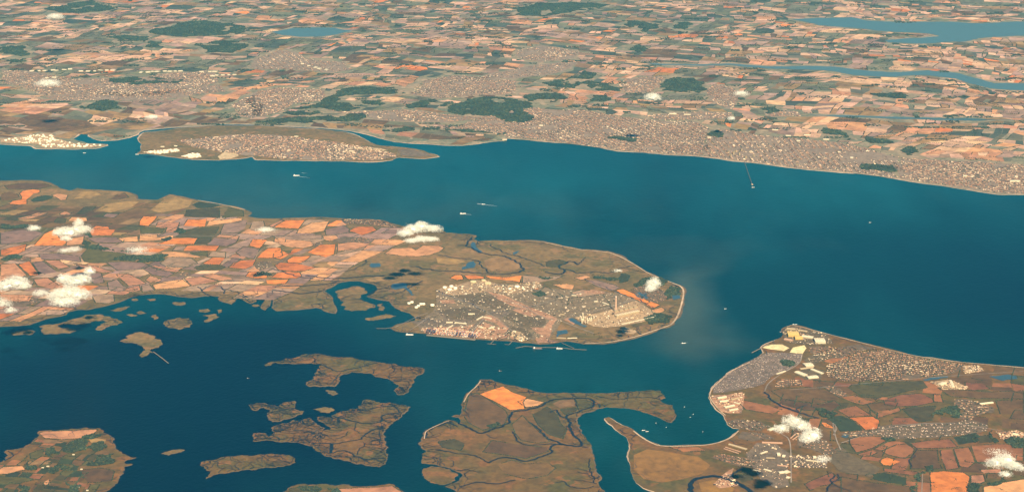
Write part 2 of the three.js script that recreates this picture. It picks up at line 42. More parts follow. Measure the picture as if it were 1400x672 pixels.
const FIELDS = {"P":[["O",[-9295,-3468,-9297,-3686,-9117,-3796,-8978,-3741,-8936,-3577,-9033,-3468,-9032,-3306,-9045,-3040,-8964,-2725,-9112,-2674,-9288,-2725,-9290,-2934,-9154,-3040,-9197,-3252]],["D",[-8964,-2987,-8909,-3252,-8771,-3360,-8607,-3252,-8623,-3093,-8719,-2934,-8882,-2882]],["P",[-8661,-3360,-8578,-3468,-8359,-3360,-8310,-3040,-8406,-2987,-8539,-3199]],["P",[-8885,-1717,-8700,-1914,-8619,-2113,-8420,-2113,-8475,-1964,-8596,-1766,-8689,-1620]],["P",[-8196,-2063,-8139,-2214,-7996,-2113,-7987,-1964,-8158,-1964]],["P",[-7933,-1571,-7925,-1815,-7638,-1766,-7581,-1571,-7741,-1475]],["O",[-8137,-721,-8026,-1046,-7828,-492,-7612,-222,-7658,0,-8143,0]],["O",[-7402,-952,-7362,-1235,-7132,-1188,-7053,-999,-6963,-999,-6948,-629,-7303,-629]],["G",[-8157,-1475,-8163,-1766,-7994,-1717,-7939,-1378]],["G",[-7878,-2063,-7850,-2519,-7633,-2570,-7658,-2264,-7706,-2063,-7800,-2014]],["T",[-7592,-2264,-7492,-2725,-7130,-2934,-6916,-2882,-6978,-2519,-7293,-2113]],["M",[-7371,-1865,-7348,-2063,-7113,-2014,-7153,-1766]],["B",[-7504,-3093,-7435,-3414,-7320,-3522,-7171,-3199,-7356,-3040]],["T",[-8186,-3093,-8174,-3631,-7897,-3631,-7738,-3414,-7869,-3199]],["B",[-9749,-4074,-9458,-4300,-9020,-4243,-8837,-4074,-8992,-3851,-9326,-3796,-9604,-3796]],["B",[-9638,-3414,-9532,-3631,-9308,-3414,-9224,-3199,-9385,-2987,-9521,-2987]],["T",[-7620,-3631,-7359,-3577,-7380,-3414,-7522,-3306]],["T",[-6603,-2315,-6481,-3093,-6305,-3252,-5949,-2934,-5931,-2519,-6127,-2264,-6431,-2113]],["D",[-5890,-2674,-5804,-2882,-5384,-2622,-5493,-2468,-5753,-2417]],["G",[-5936,-2315,-5359,-2468,-5250,-1766,-5923,-1865]],["G",[-5210,-1766,-5206,-2519,-4901,-2264,-4831,-1865]],["O",[-6645,-1523,-6647,-1865,-6384,-1865,-6386,-1669,-6419,-1235,-6597,-1283]],["P",[-6310,-1475,-5919,-1475,-5886,-1140,-5891,-813,-6057,-813,-6079,-1140,-6285,-1140]],["G",[-6543,-1140,-6109,-1093,-6112,-767,-6468,-767]],["P",[-6475,-675,-6158,-675,-6136,-492,-5879,-675,-5842,-401,-6009,-356,-6268,-266,-6403,-311]],["O",[-5812,-1235,-5810,-1669,-5470,-1669,-5417,-1188]],["P",[-5399,-1235,-5402,-1571,-4856,-1766,-4821,-1523,-5124,-1378]],["M",[-5086,-721,-5111,-1378,-4944,-1475,-4737,-1669,-4694,-1093,-4782,-813]],["G",[-5816,-537,-5788,-952,-5530,-1093,-5166,-1235,-5160,-629,-5202,-492,-5484,-447]],["O",[-6047,-88,-5862,-447,-5429,-492,-5423,-88,-5860,-88]],["G",[-5423,-88,-5404,-492,-5176,-492,-5199,-88]],["M",[-5204,-44,-5138,-492,-4714,-356,-4726,-177,-4842,44]],["P",[-5146,-537,-5079,-675,-4722,-583,-4721,-401]],["O",[-5541,305,-5532,0,-4973,0,-4987,305]],["M",[-5726,305,-5711,44,-5537,44,-5553,305]],["P",[-5894,391,-5656,348,-5413,477,-5176,647,-5223,731,-5785,647]],["G",[-5427,391,-5127,348,-5086,605,-5312,562]],["M",[-5079,647,-5041,348,-4813,391,-4768,689]],["O",[-4476,0,-4469,-401,-4212,-356,-4266,175]],["M",[-4642,391,-4556,44,-4260,219,-4282,773,-4537,605]],["O",[-4251,731,-4199,391,-4135,132,-3912,132,-3829,605,-3960,731]],["P",[-4097,-447,-3914,-492,-3881,-222,-4081,-222]],["P",[-4301,-1235,-4116,-1620,-4077,-1620,-4224,-1140]],["M",[-4617,-999,-4625,-1523,-4436,-1571,-4366,-1235,-4476,-906]],["O",[-4211,-1140,-4051,-1620,-3698,-1620,-3750,-1046]],["P",[-3745,-999,-3573,-1426,-3262,-1571,-3286,-906,-3501,-767,-3756,-767]],["M",[-3283,-999,-2975,-1283,-2864,-1046,-2831,-813,-3022,-675,-3238,-675]],["O",[-2864,-906,-2734,-1188,-2451,-1188,-2369,-952,-2599,-629,-2754,-813]],["P",[-3279,-583,-3043,-629,-3001,-447,-3134,-266,-3231,-356]],["M",[-4140,-583,-3314,-675,-3273,-401,-4023,-356]],["P",[-4100,-266,-3903,-401,-3448,-266,-3382,0,-3524,175,-3849,44]],["O",[-3438,391,-3274,-44,-3005,-88,-2976,477,-3101,689,-3302,520]],["P",[-2980,-88,-2754,-222,-2434,-133,-2483,44,-2939,348]],["M",[-2943,434,-2480,88,-2528,262,-2931,562]],["P",[-2425,-177,-2367,-401,-2115,-401,-2128,-222,-2303,-44]],["P",[-2143,477,-2040,175,-1696,132,-1628,262,-1517,0,-1243,0,-1151,132,-1194,305,-1345,520,-1583,647,-1829,605,-2018,520]],["G",[-3893,391,-3847,262,-3699,262,-3735,477]],["O",[-8631,262,-8493,88,-8278,-88,-8212,262,-8266,477,-8537,605]],["O",[-8112,1105,-7973,899,-7621,1669,-7764,1708]],["P",[-7742,857,-7500,857,-7231,1228,-7381,1349,-7640,1023]],["P",[-7655,1904,-7441,1826,-7171,2212,-6980,2288,-7240,2401,-7518,2212]],["P",[-7973,2663,-7442,2736,-7423,3027,-7873,3027]],["M",[-7924,520,-7603,434,-7210,647,-7118,940,-7510,815,-7801,815]],["G",[-7195,605,-7171,175,-6895,305,-6466,477,-6453,773,-6858,1023,-7058,940]],["M",[-6524,2773,-6378,2663,-6200,2699,-6118,3027,-6185,3135,-6395,3099]],["P",[-6393,1629,-6200,1590,-5929,1943,-5798,2136,-6064,2250,-6253,1904]],["M",[-6687,981,-6454,940,-6084,981,-5944,1146,-6012,1349,-6411,1430]],["M",[-7916,981,-7756,899,-7520,1268,-7365,1510,-7549,1629,-7673,1510]],["P",[-8400,1105,-8182,1023,-7821,1669,-7874,1826,-8192,1865]],["M",[-8136,1982,-7851,1826,-7613,2020,-7591,2288,-7899,2514,-8034,2439]],["M",[-6868,1510,-6637,1590,-6487,2059,-6633,2136,-6778,1904]],["M",[-6441,2059,-6311,1904,-6145,2250,-5911,2439,-6174,2551,-6336,2439]],["P",[-7219,1023,-6822,1187,-6454,1510,-6622,1550,-6919,1390]],["M",[-8926,-813,-8592,-999,-8337,-906,-8186,-813,-8249,-266,-8602,-88,-8727,-88]],["P",[-7680,-401,-7407,-583,-7331,-88,-7584,0]],["M",[-7337,-447,-6954,-537,-6682,-447,-6651,-177,-7126,-177]],["P",[-6808,-447,-6482,-583,-6419,-266,-6660,-222]],["P",[-5932,1146,-5848,1146,-5402,1430,-5440,1550,-5706,1390]],["P",[-5859,1943,-5823,1708,-5610,1904,-5611,2020,-5748,2097]],["P",[-5691,2212,-5530,2020,-5271,1904,-5071,2250,-5293,2364,-5601,2439]],["P",[-5254,1865,-5005,1748,-4686,1982,-4819,2097,-5048,2250]],["P",[-4981,1748,-4842,1590,-4511,1826,-4464,1904,-4663,1982]],["O",[-5095,1064,-4987,689,-4768,689,-4800,1105,-4980,1105]],["G",[-5192,1268,-5100,1105,-4794,1146,-4685,1228,-4755,1390,-5112,1390]],["O",[-4631,1268,-4596,1023,-4476,857,-4240,815,-4249,1187,-4345,1349]],["M",[-5799,1023,-5716,689,-5352,689,-5174,1023,-5311,1268,-5610,1268]],["M",[-4770,1146,-4640,731,-4500,773,-4578,1146,-4679,1268]],["M",[-6000,1349,-5936,1187,-5754,1390,-5456,1590,-5538,1787,-5795,1669]],["M",[-5857,2250,-5744,2174,-5605,2477,-5778,2588]],["P",[-6106,2439,-5899,2212,-5823,2477,-5938,2588]],["O",[-4288,1748,-4263,1510,-4121,1510,-4094,1708,-3934,1669,-3937,1826,-4096,1865]],["O",[-3885,2136,-3933,1943,-3565,1904,-3595,2136,-3732,2155]],["O",[-3867,1826,-3808,1550,-3640,1470,-3429,1550,-3383,1748,-3452,1865]],["O",[-3895,1146,-3819,981,-3549,1023,-3211,1268,-3379,1470,-3616,1470,-3804,1390]],["O",[-3726,857,-3654,647,-3354,605,-3411,857,-3489,1023,-3699,981]],["O",[-3977,689,-4003,391,-3914,219,-3730,520,-3828,815]],["T",[-3300,1105,-3072,981,-2972,1146,-2734,1390,-2920,1309,-3139,1268]],["T",[-2337,1904,-2173,1748,-1995,1787,-1867,1943,-2037,2020,-2270,2020]],["O",[-996,1826,-919,1669,-813,1669,-771,1904,-875,1943]],["O",[-776,1708,-589,1669,-446,1787,-445,1865,-701,1904]],["O",[-447,1708,-117,1787,153,1708,128,2059,0,1982,-351,1865]],["M",[176,1708,529,1748,823,1708,701,1904,406,2097,163,2097]],["T",[-140,1943,0,1943,58,2059,-81,2097]],["O",[116,2097,290,2136,462,2250,402,2439,253,2401]],["P",[637,2174,870,2136,983,2212,953,2439,804,2401]],["P",[996,1826,1176,1708,1267,1787,1109,1943]],["M",[1167,1943,1342,1943,1642,2212,1703,2364,1557,2514,1328,2250]],["D",[1699,1826,1772,1590,1908,1669,1839,2020,1718,2097]],["G",[543,940,787,815,905,940,777,1228,574,1228]],["O",[1628,2477,1747,2401,1986,2773,2123,3063,2070,3171,1865,2883,1688,2626]],["O",[2045,3207,2137,3027,2269,3207,2144,3383]],["P",[2105,3453,2283,3313,2327,3453,2238,3593,2128,3593]],["B",[364,2699,531,2250,794,2773,631,2955]],["B",[882,2883,1411,2699,1518,3242,1108,3453,848,3242]],["M",[914,2588,1102,2439,1484,2588,1568,2736,1458,2663,1020,2810]],["T",[-1265,689,-848,815,-760,940,-960,1105,-1227,1023]],["T",[-341,689,-122,689,121,940,167,1268,0,1470,-332,1470,-455,1146,-460,857]]],"H":[["B",[3459,6867,3621,6759,4168,6704,4337,7135,4018,7319,3566,7135]],["G",[4575,6622,5238,6511,5567,6455,5584,6731,5261,6867,4819,7135,4637,7082,4506,6731]],["R",[4347,7082,4555,7002,4665,7188,4799,7240,4582,7371,4458,7267]],["R",[4217,7551,4487,7371,4628,7729,4318,7779]],["O",[4313,7804,4649,7767,4697,7904,4611,8199,4450,8223,4398,7954]],["B",[4644,7345,4948,7214,5057,7293,4976,7500,4718,7653,4658,7526]],["D",[4036,7779,4233,7729,4380,7954,4422,8223,4137,8271,4106,8028]],["O",[3932,7954,4003,7978,4080,8174,3959,8126]],["R",[4886,7188,5136,7002,5439,6948,5542,7135,5541,7267,5293,7397,5049,7423,4874,7345]],["R",[4728,7602,5043,7449,5036,7577,4683,7829]],["G",[5071,7500,5239,7423,5531,7397,5369,7904,5172,7954,5116,7779]],["R",[6128,6511,6354,6594,6403,6786,6145,6840,6087,6677]],["B",[3607,7188,4014,7345,4247,7214,4296,7371,4146,7577,3790,7551,3536,7345]],["B",[5702,6731,6326,6894,6828,6840,6747,7135,6169,7135,5802,7055]],["B",[6360,7214,6740,7161,6605,7653,6297,7679]],["R",[4179,8650,4204,8509,4336,8438,4610,8438,4668,8556,4428,8812,4205,8949]],["R",[4442,8835,4682,8580,4849,8603,4894,8650,4703,8743,4531,8881]],["R",[4527,8904,4739,8697,4880,8673,4944,8835,4907,8926,4765,9129,4584,9017]],["R",[4206,8995,4419,8858,4464,8949,4353,9062,4264,9062]],["O",[4433,9196,4553,9085,4694,9218,4561,9351,4460,9329]],["R",[4930,8650,5177,8556,5451,8509,5490,8766,5254,8812,4967,8812]],["B",[4860,9062,4952,8881,5217,8858,5148,9241,5146,9438,4762,9438]],["R",[5248,8881,5402,8835,5352,9416,5180,9481,5203,9152]],["R",[5420,8835,5625,8766,5588,9241,5471,9395,5371,9373]],["R",[5658,8743,5964,8673,6190,8673,6294,8789,6182,9196,5606,9241]],["O",[4973,9546,5140,9503,5373,9546,5420,9675,5327,9948,5172,10651,4751,10651]],["P",[5439,9632,5592,9611,5569,9802,5479,9886,5387,9844]],["P",[5501,9969,5747,9844,6034,9738,6570,9675,6362,10651,5329,10651]],["P",[5586,9460,5854,9438,5820,9568,5603,9568]],["R",[4443,9416,4830,9525,4824,9632,4681,9611,4439,9525]],["D",[4291,9611,4434,9546,4659,9717,4619,9906,4418,9844,4267,9738]],["B",[3890,9675,4246,9844,4725,9969,4577,10651,3734,10651]],["R",[3548,9760,3808,9546,3866,9760,3750,9886,3586,9948,3463,10072,3425,9886]],["D",[5517,8462,5826,8319,5774,8603,5525,8697]],["G",[5830,8415,6000,8391,5973,8603,5780,8650]],["B",[4648,7526,4699,7704,4669,7854,4619,7679]],["R",[2985,7161,3253,7319,3510,7526,3356,7679,3035,7526,2985,7319]],["Y",[1478,9017,1660,8835,2007,8972,2265,9062,2388,9329,2256,9589,2026,9738,1759,9844,1551,9738,1449,9460]],["R",[1935,8766,2295,8766,2373,8881,2100,8926]],["Y",[2187,9844,2368,9760,2505,9844,2596,10010,2535,10174,2197,10174]],["G",[2650,9632,2823,9568,2842,9760,2702,9844]]],"C":[["O",[-437,6975,-118,6677,0,6894,193,7082,144,7267,171,7500,-28,7551,-192,7293]],["P",[77,7240,202,7135,431,7267,334,7397,190,7449,134,7371]],["T",[526,7319,625,7188,818,7188,830,7397,618,7474]],["G",[846,7188,963,7161,1045,7267,1038,7423,864,7500]],["G",[626,7526,828,7449,843,7551,687,7704]],["G",[264,7679,457,7423,584,7704,614,7978,691,8223,637,8509,458,8367,325,8028]],["B",[-572,7002,-447,6948,-95,7526,-47,7729,-93,8028,-369,8223,-559,7978,-621,7729]],["B",[0,8028,132,7729,260,8077,385,8367,471,8603,317,8650,109,8556,37,8319]],["B",[-254,8556,45,8673,432,8789,447,8904,177,9129,-89,9017,-357,8926]],["B",[-176,9307,0,9174,158,9285,423,9241,525,9416,416,9632,172,9738,-87,9589]],["G",[-925,8603,-710,8509,-579,8650,-627,8881,-845,8789]]],"corner":[["P",[-5936,8319,-5884,8271,-5229,8199,-5243,8343,-5375,8486,-5591,8533,-5830,8486]],["T",[-5837,8533,-5586,8556,-5473,8533,-5590,8650,-5789,8650]],["G",[-5887,8972,-5761,8835,-5697,9017,-5758,9129,-5837,9129]],["T",[-5858,9218,-5790,9174,-5564,9196,-5589,9307,-5818,9307]],["P",[-6297,9416,-5877,9351,-5813,9460,-5988,9589,-6236,9632]],["T",[-5278,8509,-5193,8486,-5046,8533,-5038,8650,-5210,8650]],["P",[-5507,9844,-5465,9738,-5402,9886,-5469,9927]],["G",[-6224,9675,-5792,9675,-5640,9760,-5822,9886,-6153,9927]],["B",[-5150,9460,-4897,9416,-4739,9503,-4710,9802,-4975,9844,-5083,9675]]],"bottom":[["P",[-2084,10031,-1789,9990,-1535,9969,-1401,9927,-1289,10092,-1167,10455,-2085,10455]],["G",[-2596,10010,-2393,9927,-2213,10010,-2281,10174,-2609,10255]]]};
const ZONES = [["P",[-12020,-12103,-11744,-12356,-10925,-12187,-10655,-11441,-11017,-10878,-11619,-10641]],["F",[-9594,-10641,-9232,-11117,-8596,-10878,-7704,-10563,-7948,-10099,-8833,-10022,-9422,-10099]],["P",[-7649,-11852,-7426,-12872,-6593,-13759,-6212,-13579,-6465,-12872,-6829,-11852]],["P",[-7204,-11037,-7090,-11360,-6773,-11279,-6710,-10878,-6998,-10799]],["P",[-6274,-14032,-5400,-14216,-5382,-13759,-6152,-13400]],["F",[-5199,-14032,-4148,-14308,-4025,-13941,-4990,-13759]],["P",[-3607,-14308,-2510,-14032,-2579,-13669,-3482,-13850]],["P",[-3361,-9127,-2736,-9347,-1592,-8910,-1601,-8340,-2194,-8270,-3156,-8552]],["P",[1052,-13047,1588,-13311,2812,-13134,2571,-12019,1975,-12103,1793,-11852,1542,-12019,1214,-12527]],["F",[1879,-16239,2653,-16645,3382,-16239,4659,-15840,4528,-15448,3327,-15448,2412,-15643]],["O",[2061,-15254,2561,-15643,2682,-15158,2364,-14682,2091,-14682]],["F",[3467,-12527,4368,-12872,4740,-12271,4753,-11604,4260,-11769,3500,-11852]],["T",[2631,-18013,3334,-18339,3323,-17584,2704,-17584]],["F",[6453,-13400,7128,-13759,7956,-13400,8260,-13134,7658,-12699,6415,-12527]],["P",[8334,-11687,9220,-11852,9081,-11198,8356,-11360]],["O",[6694,-9946,7388,-10175,8149,-9870,7942,-9645,6970,-9645]],["F",[8182,-14682,9493,-14871,10631,-15062,10280,-14308,8946,-13941,8173,-14124]],["O",[9257,-7650,9857,-7582,9784,-7049,9100,-6983]],["O",[10117,-7515,10514,-7448,10197,-6213,9783,-6276]],["P",[8203,-6339,8493,-6983,9069,-6853,9918,-6918,9737,-6213,8890,-6087]],["F",[7283,-9127,7563,-9347,8091,-8766,8631,-8694,8447,-8200,7822,-8200,7417,-8552]],["P",[7870,-7049,8124,-7247,8176,-6918,8019,-6530,7808,-6594]],["F",[8165,-15643,7408,-15545,6522,-15840,6455,-15351,7317,-14966,8249,-15062]],["P",[8819,-9200,9367,-9496,9185,-8552,8726,-8623]],["F",[-12471,-18013,-11623,-18559,-10177,-18230,-10216,-17478,-11108,-17162,-12188,-17267]],["F",[-10602,-17478,-9937,-19005,-9142,-19005,-8591,-18339,-8615,-17690,-9597,-17267]],["F",[-14903,-23012,-13283,-23408,-12889,-21858,-13757,-21484,-14589,-21858]],["F",[-4337,-17478,-3718,-18230,-3298,-17797,-3839,-17267]],["F",[-4074,-20274,-2051,-20631,0,-20631,0,-19690,-1214,-19922,-2820,-19690]],["M",[-9806,-12187,-8635,-12356,-7854,-11852,-7874,-11037,-8913,-11198,-9640,-11441]],["B",[-11555,-10407,-10604,-10563,-9739,-10407,-9524,-9127,-10153,-8766,-11027,-8481]],["B",[-7566,-10252,-6603,-10407,-5921,-10252,-5997,-9645,-6795,-9570,-7429,-9496]],["T",[-9371,-9870,-8149,-9870,-7618,-9645,-8017,-9200,-8726,-8766,-9107,-8910]],["B",[-1420,-8552,-788,-8481,-157,-8340,-620,-7854,-1234,-7650,-1548,-7786]]];
const WOODS = {"M":[[-5227,-11037,-4727,-11360,-4439,-11852,-4378,-12441,-4218,-13134,-3905,-13579,-3379,-13669,-2657,-13489,-2568,-12872,-3145,-12872,-3829,-12699,-4118,-12441,-4132,-11852,-3742,-11687,-3498,-11198,-3706,-10878,-4189,-11037,-4381,-11279],[-5229,-10641,-5008,-10878,-4599,-10957,-4316,-10641,-4870,-10407],[-5694,-9795,-5162,-10099,-4441,-10252,-3797,-10407,-3353,-10641,-3283,-10175,-3579,-9795,-4376,-9645,-5177,-9570,-5663,-9570],[-1458,-11037,-1361,-11687,-1034,-12271,-173,-12356,344,-12187,474,-11441,365,-10641,458,-10022,243,-9645,-162,-9720,-495,-10407,-990,-10407,-1328,-10641],[-2462,-11604,-2142,-12019,-1714,-12019,-1952,-11604,-2106,-11279,-2354,-11198],[-3513,-12019,-3091,-12103,-2942,-11687,-3129,-11441,-3402,-11687],[719,-14124,1086,-14494,1811,-14494,2160,-14216,2698,-13579,2601,-13134,2113,-13223,1591,-13400,1067,-13669],[85,-11769,261,-12699,612,-12872,1048,-12872,1293,-12271,939,-11852,602,-12187,203,-11441],[1364,-14682,1663,-15448,1860,-15742,2112,-15158,2000,-14682,1782,-14682],[1844,-11852,1946,-12613,2263,-12699,2327,-12271,2037,-11604,1898,-11523],[3550,-13579,3803,-14494,4107,-14871,4555,-14776,4716,-14216,4738,-13400,4464,-12959,4034,-13047,3610,-13223],[-14449,-25908,-13825,-27094,-13201,-27398,-12498,-26495,-12548,-25476,-13122,-25050,-14005,-25476],[-10391,-21858,-9887,-23143,-9115,-23675,-7896,-22751,-7626,-21608,-8280,-21115,-8963,-20872,-9833,-21115],[-13943,-19118,-13405,-19345,-12860,-18013,-12870,-17162,-13250,-18013,-13729,-18339],[-11436,-20872,-10971,-21115,-10200,-20872,-10084,-20274,-10975,-20156],[-10264,-20156,-9712,-19922,-9461,-19118,-9860,-19118],[-9751,-11037,-9937,-11852,-9616,-12103,-9220,-11852,-8997,-11198,-9347,-10878],[8562,-12872,9366,-12959,9256,-12271,8549,-12356],[111,-24769,691,-27094,1848,-27245,3095,-26793,2716,-26054,2022,-25619,1328,-24769,436,-23944],[6957,-5654,7658,-5716,7642,-5351,7477,-5112,7191,-5351,6944,-5351],[8128,-7049,8351,-7381,8401,-7115,8228,-6594,8108,-6594],[2037,-8270,2351,-8270,2723,-7992,2601,-7786,2330,-7923,2104,-8061],[4268,-8623,4458,-8910,4743,-8623,4788,-8340,4537,-8200,4270,-8340],[-1486,-9054,-957,-8982,-158,-8623,-189,-8410,-950,-8694,-1430,-8837],[3255,-23675,3888,-23408,4238,-22365,3865,-21608,3406,-22622],[4618,-21858,5076,-23408,5014,-21608,4761,-21115],[3166,-18781,3525,-19690,3601,-18781,3334,-18339],[6883,-9127,7164,-8910,7352,-8200,7146,-7923,6829,-8340],[7561,-8061,8000,-7923,8053,-7650,7560,-7650],[0,-10407,365,-10563,493,-10175,293,-9795,33,-9946],[-13493,-17478,-13164,-17690,-12709,-17058,-13075,-16645],[-10000,-14682,-9128,-14871,-8165,-14588,-8263,-14124,-9303,-13941],[-2866,-8910,-2313,-9274,-2133,-8910,-2455,-8694],[5718,-11198,6077,-11360,6259,-10878,5799,-10563],[-8863,-19690,-7927,-20156,-7219,-19460,-7453,-18339,-8238,-18339]],"P":[[-9067,-1330,-8783,-1235,-8575,-1330,-8539,-1093,-8733,-1046,-8989,-1046],[-7350,44,-7211,0,-7044,-88,-6871,132,-6455,348,-6438,434,-6905,262,-7280,132],[-6629,689,-6411,562,-6098,605,-5732,605,-5782,857,-5972,940,-6282,899,-6593,857],[-8479,815,-8415,605,-8316,520,-8171,605,-8188,773,-8336,899],[-7341,-133,-7307,-311,-7214,-177,-7211,0],[2040,1982,2229,1787,2402,1826,2465,2059,2368,2250,2145,2136,1956,2364,1948,2136],[2404,2514,2538,2288,2647,2364,2642,2663,2499,2736,2390,2955],[-4165,1787,-4055,1470,-3897,1590,-3858,1708,-4023,1708],[-5904,-813,-5877,-1093,-5779,-1046,-5772,-721],[-6043,-401,-5917,-537,-5859,-356,-5968,-266],[411,1767,527,1826,680,1826,584,1904,468,1865],[1292,1748,1523,1826,1753,1904,1574,1982,1346,1865],[319,2626,458,2514,546,2699,396,2883],[1965,3867,2260,3593,2392,3731,2276,4069,2054,4136],[-7421,-813,-7278,-629,-7285,-492,-7428,-675]],"H":[[5668,7423,5804,7371,5834,7526,5644,7729,5467,7679,5380,7729,5515,7551],[5667,7628,5825,7679,5732,7829,5651,7779],[5745,8462,5842,8367,5753,8650,5710,8603],[6013,8271,6080,8223,6036,8603,5970,8650],[6143,8509,6299,8438,6370,8509,6294,8789,6159,8789,6124,8650],[4596,8509,4742,8462,4768,8556,4641,8603],[3937,7526,4064,7500,4195,7679,4075,7829,3969,7729],[5295,10010,5421,9844,5512,9927,5417,10133,5280,10174],[4951,9373,5057,9329,5018,9503,4926,9525],[5576,9844,5803,9696,5810,9802,5657,9927,5572,9927],[3782,5647,3926,5707,3840,5942,3756,5825],[4747,9906,4891,9525,4921,9546,4714,10255,4663,10255]],"corner":[[-5524,8812,-5444,8580,-5351,8509,-5252,8627,-5217,8858,-5352,8972,-5496,8926],[-5120,9285,-5029,9017,-4861,8972,-4796,9196,-4917,9329,-5087,9351],[-5367,8438,-5270,8343,-5141,8391,-5193,8486,-5324,8509],[-5827,9373,-5719,9351,-5673,9460,-5773,9481],[-5527,9416,-5410,9285,-5291,9416,-5380,9589,-5467,9589],[-5767,10092,-5742,9927,-5619,10010,-5513,10255,-5702,10336],[-5725,8835,-5619,8789,-5512,8972,-5633,9062],[-5233,9844,-5042,9927,-4989,10336,-5176,10255],[-5201,8650,-5081,8580,-4990,8789,-5094,8926]],"bottom":[[-2491,9969,-2348,9948,-2213,10010,-2239,10092,-2419,10072],[-2145,10010,-2043,10010,-1981,10133,-2097,10154]],"C":[[-324,8077,-186,7954,-148,8077,-258,8174]]};
const TOWNS = {"M":[[66,60,0.92,[-1358,-9054,-976,-9795,-658,-10252,0,-10878,505,-11279,1005,-11037,1675,-11037,2467,-10252,3259,-9870,4067,-9795,4314,-9054,4131,-8061,3897,-6530,3164,-6723,2203,-7049,1006,-7786,0,-8200,-957,-8982]],[86,64,0.9,[4886,-8766,5641,-8270,6236,-8061,6668,-7854,7342,-7314,7918,-6402,7524,-4644,6650,-5172,5557,-5593,4667,-6087,3927,-6530,4147,-8061,4554,-9054]],[50,62,0.88,[7935,-6339,8890,-6087,10286,-5777,11332,-5351,10674,-3199,9653,-3468,9254,-3522,8657,-3907,7924,-4385,7565,-4701]],[20,75,0.7,[-6151,-13134,-5680,-13579,-4597,-13400,-4438,-12699,-4456,-12019,-5103,-11687,-5194,-11037,-5592,-10252,-5860,-10407]],[50,80,0.7,[-2446,-12872,-2173,-14494,-1469,-15158,-732,-14966,91,-14494,87,-12872,-1042,-12613,-1724,-12271]],[10,75,0.65,[-4272,-11037,-3665,-10799,-2346,-11037,-1406,-10485,-658,-10252,-980,-9946,-1621,-9645,-2603,-9795,-3256,-10252]],[30,80,0.7,[-13072,-15939,-11828,-15448,-10909,-14682,-9636,-14682,-8686,-15448,-7609,-15643,-7243,-14494,-7484,-13759,-8354,-12699,-9189,-12527,-10134,-12872,-11139,-12699,-12625,-14308]],[70,80,0.6,[-6008,-18559,-5182,-17267,-4386,-16954,-4108,-15939,-4620,-15448,-5602,-15939,-6536,-15939,-6747,-17478,-6332,-18781]],[15,75,0.7,[2584,-13759,2818,-14682,3483,-15062,3834,-14871,3617,-13759,3333,-13047,2801,-12959,2558,-13311]],[45,75,0.75,[4657,-13134,4930,-14032,5346,-13759,5417,-12872,5259,-11852,5026,-11037,4820,-11441,4654,-12271]],[25,80,0.6,[98,-18559,802,-19460,1773,-18559,1638,-17478,763,-16954,193,-17478]],[30,80,0.6,[-6511,-11441,-6378,-12271,-6144,-12699,-5817,-10099,-6085,-10252]],[5,80,0.5,[2971,-10407,4340,-10878,4989,-10720,4916,-10099,4245,-9946,3265,-9946]],[0,80,0.55,[5864,-11037,6510,-10878,6508,-10329,5839,-10252]],[35,85,0.5,[-11096,-12527,-9472,-13047,-8453,-13223,-7156,-13941,-6854,-13134,-7944,-12356,-9426,-12019,-10626,-12019]],[60,85,0.45,[-1091,-14682,758,-16645,1720,-17058,1109,-15448,0,-14682]]],"L":[[25,58,0.9,[-7146,-7923,-6570,-8200,-5671,-8481,-4701,-8270,-3877,-7854,-3064,-7381,-2441,-6723,-2349,-6466,-2671,-6150,-3713,-6181,-4765,-6276,-5246,-6530,-5715,-6658,-6392,-7115,-6742,-7381]]],"P":[[20,48,0.85,[-3023,-1523,-2946,-1693,-2350,-1595,-1999,-1188,-2083,-1093,-2393,-1283,-2655,-1330,-2958,-1378]],[35,55,0.6,[-3072,-266,-2912,-583,-2525,-492,-2432,-266,-2625,-177,-2938,-177]],[10,55,0.6,[-3428,-88,-3255,-222,-3217,-88,-3347,88]],[65,55,0.8,[1850,2588,1941,2250,2087,2136,2304,2326,2421,2588,2428,2773,2303,3063,2132,3099,2010,2919,1884,2773]],[30,60,0.6,[-4213,1187,-4132,899,-3957,940,-3925,1187,-4096,1430]],[12,60,0.5,[-5442,1669,-5329,1510,-5173,1590,-5221,1787,-5374,1787]],[12,60,0.6,[-8417,689,-8243,562,-8014,647,-7949,899,-8143,940]],[30,60,0.5,[-3957,940,-3760,773,-3634,605,-3639,773,-3850,1023]],[0,60,0.5,[-7886,2773,-7489,2773,-7198,3027,-7461,3313,-7814,3242]]],"H":[[20,44,0.55,[4129,8319,4514,8223,4569,8415,4186,8509]],[0,44,0.5,[3540,8271,3905,8556,4014,8972,3828,9017,3521,8697]],[60,44,0.6,[2896,8271,3165,8319,3276,8509,2991,8603,2821,8509]],[30,42,0.6,[4226,5100,4492,5069,4674,5224,4384,5407,4213,5377]],[24,38,0.97,[4355,5883,4600,5647,4880,5346,5297,5224,5737,5588,6112,5736,6267,5854,6003,6201,5355,6427,4744,6511,4452,6483,4308,6286]],[70,40,0.7,[4373,5285,4696,5100,4949,4976,5206,5162,4911,5346,4610,5588,4415,5528]],[8,40,0.95,[3582,6483,3733,6399,3917,6427,3912,6649,3527,6731]],[40,44,0.8,[4173,6677,4325,6649,4433,6867,4448,7055,4323,7108,4234,6894]],[12,46,0.85,[5825,7161,6018,7161,6268,7423,6215,7628,5973,7729,5864,7904,5714,7829,5869,7577,5763,7423]],[60,44,0.85,[2740,7954,2882,7854,3171,7929,3260,8101,3129,8247,2948,8223,2803,8126]],[28,40,0.95,[2414,9085,2540,8995,2837,9107,2944,9241,2871,9395,2734,9373,2556,9241]],[10,46,0.7,[6068,8271,6423,8319,6748,8462,6694,8650,6325,8509,6168,8415]]]};
const VILLAGE = [4468,8271,4635,8077,5016,8028,5492,7978,5889,7879,6044,8077,5976,8271,5483,8415,5010,8486,4687,8509];
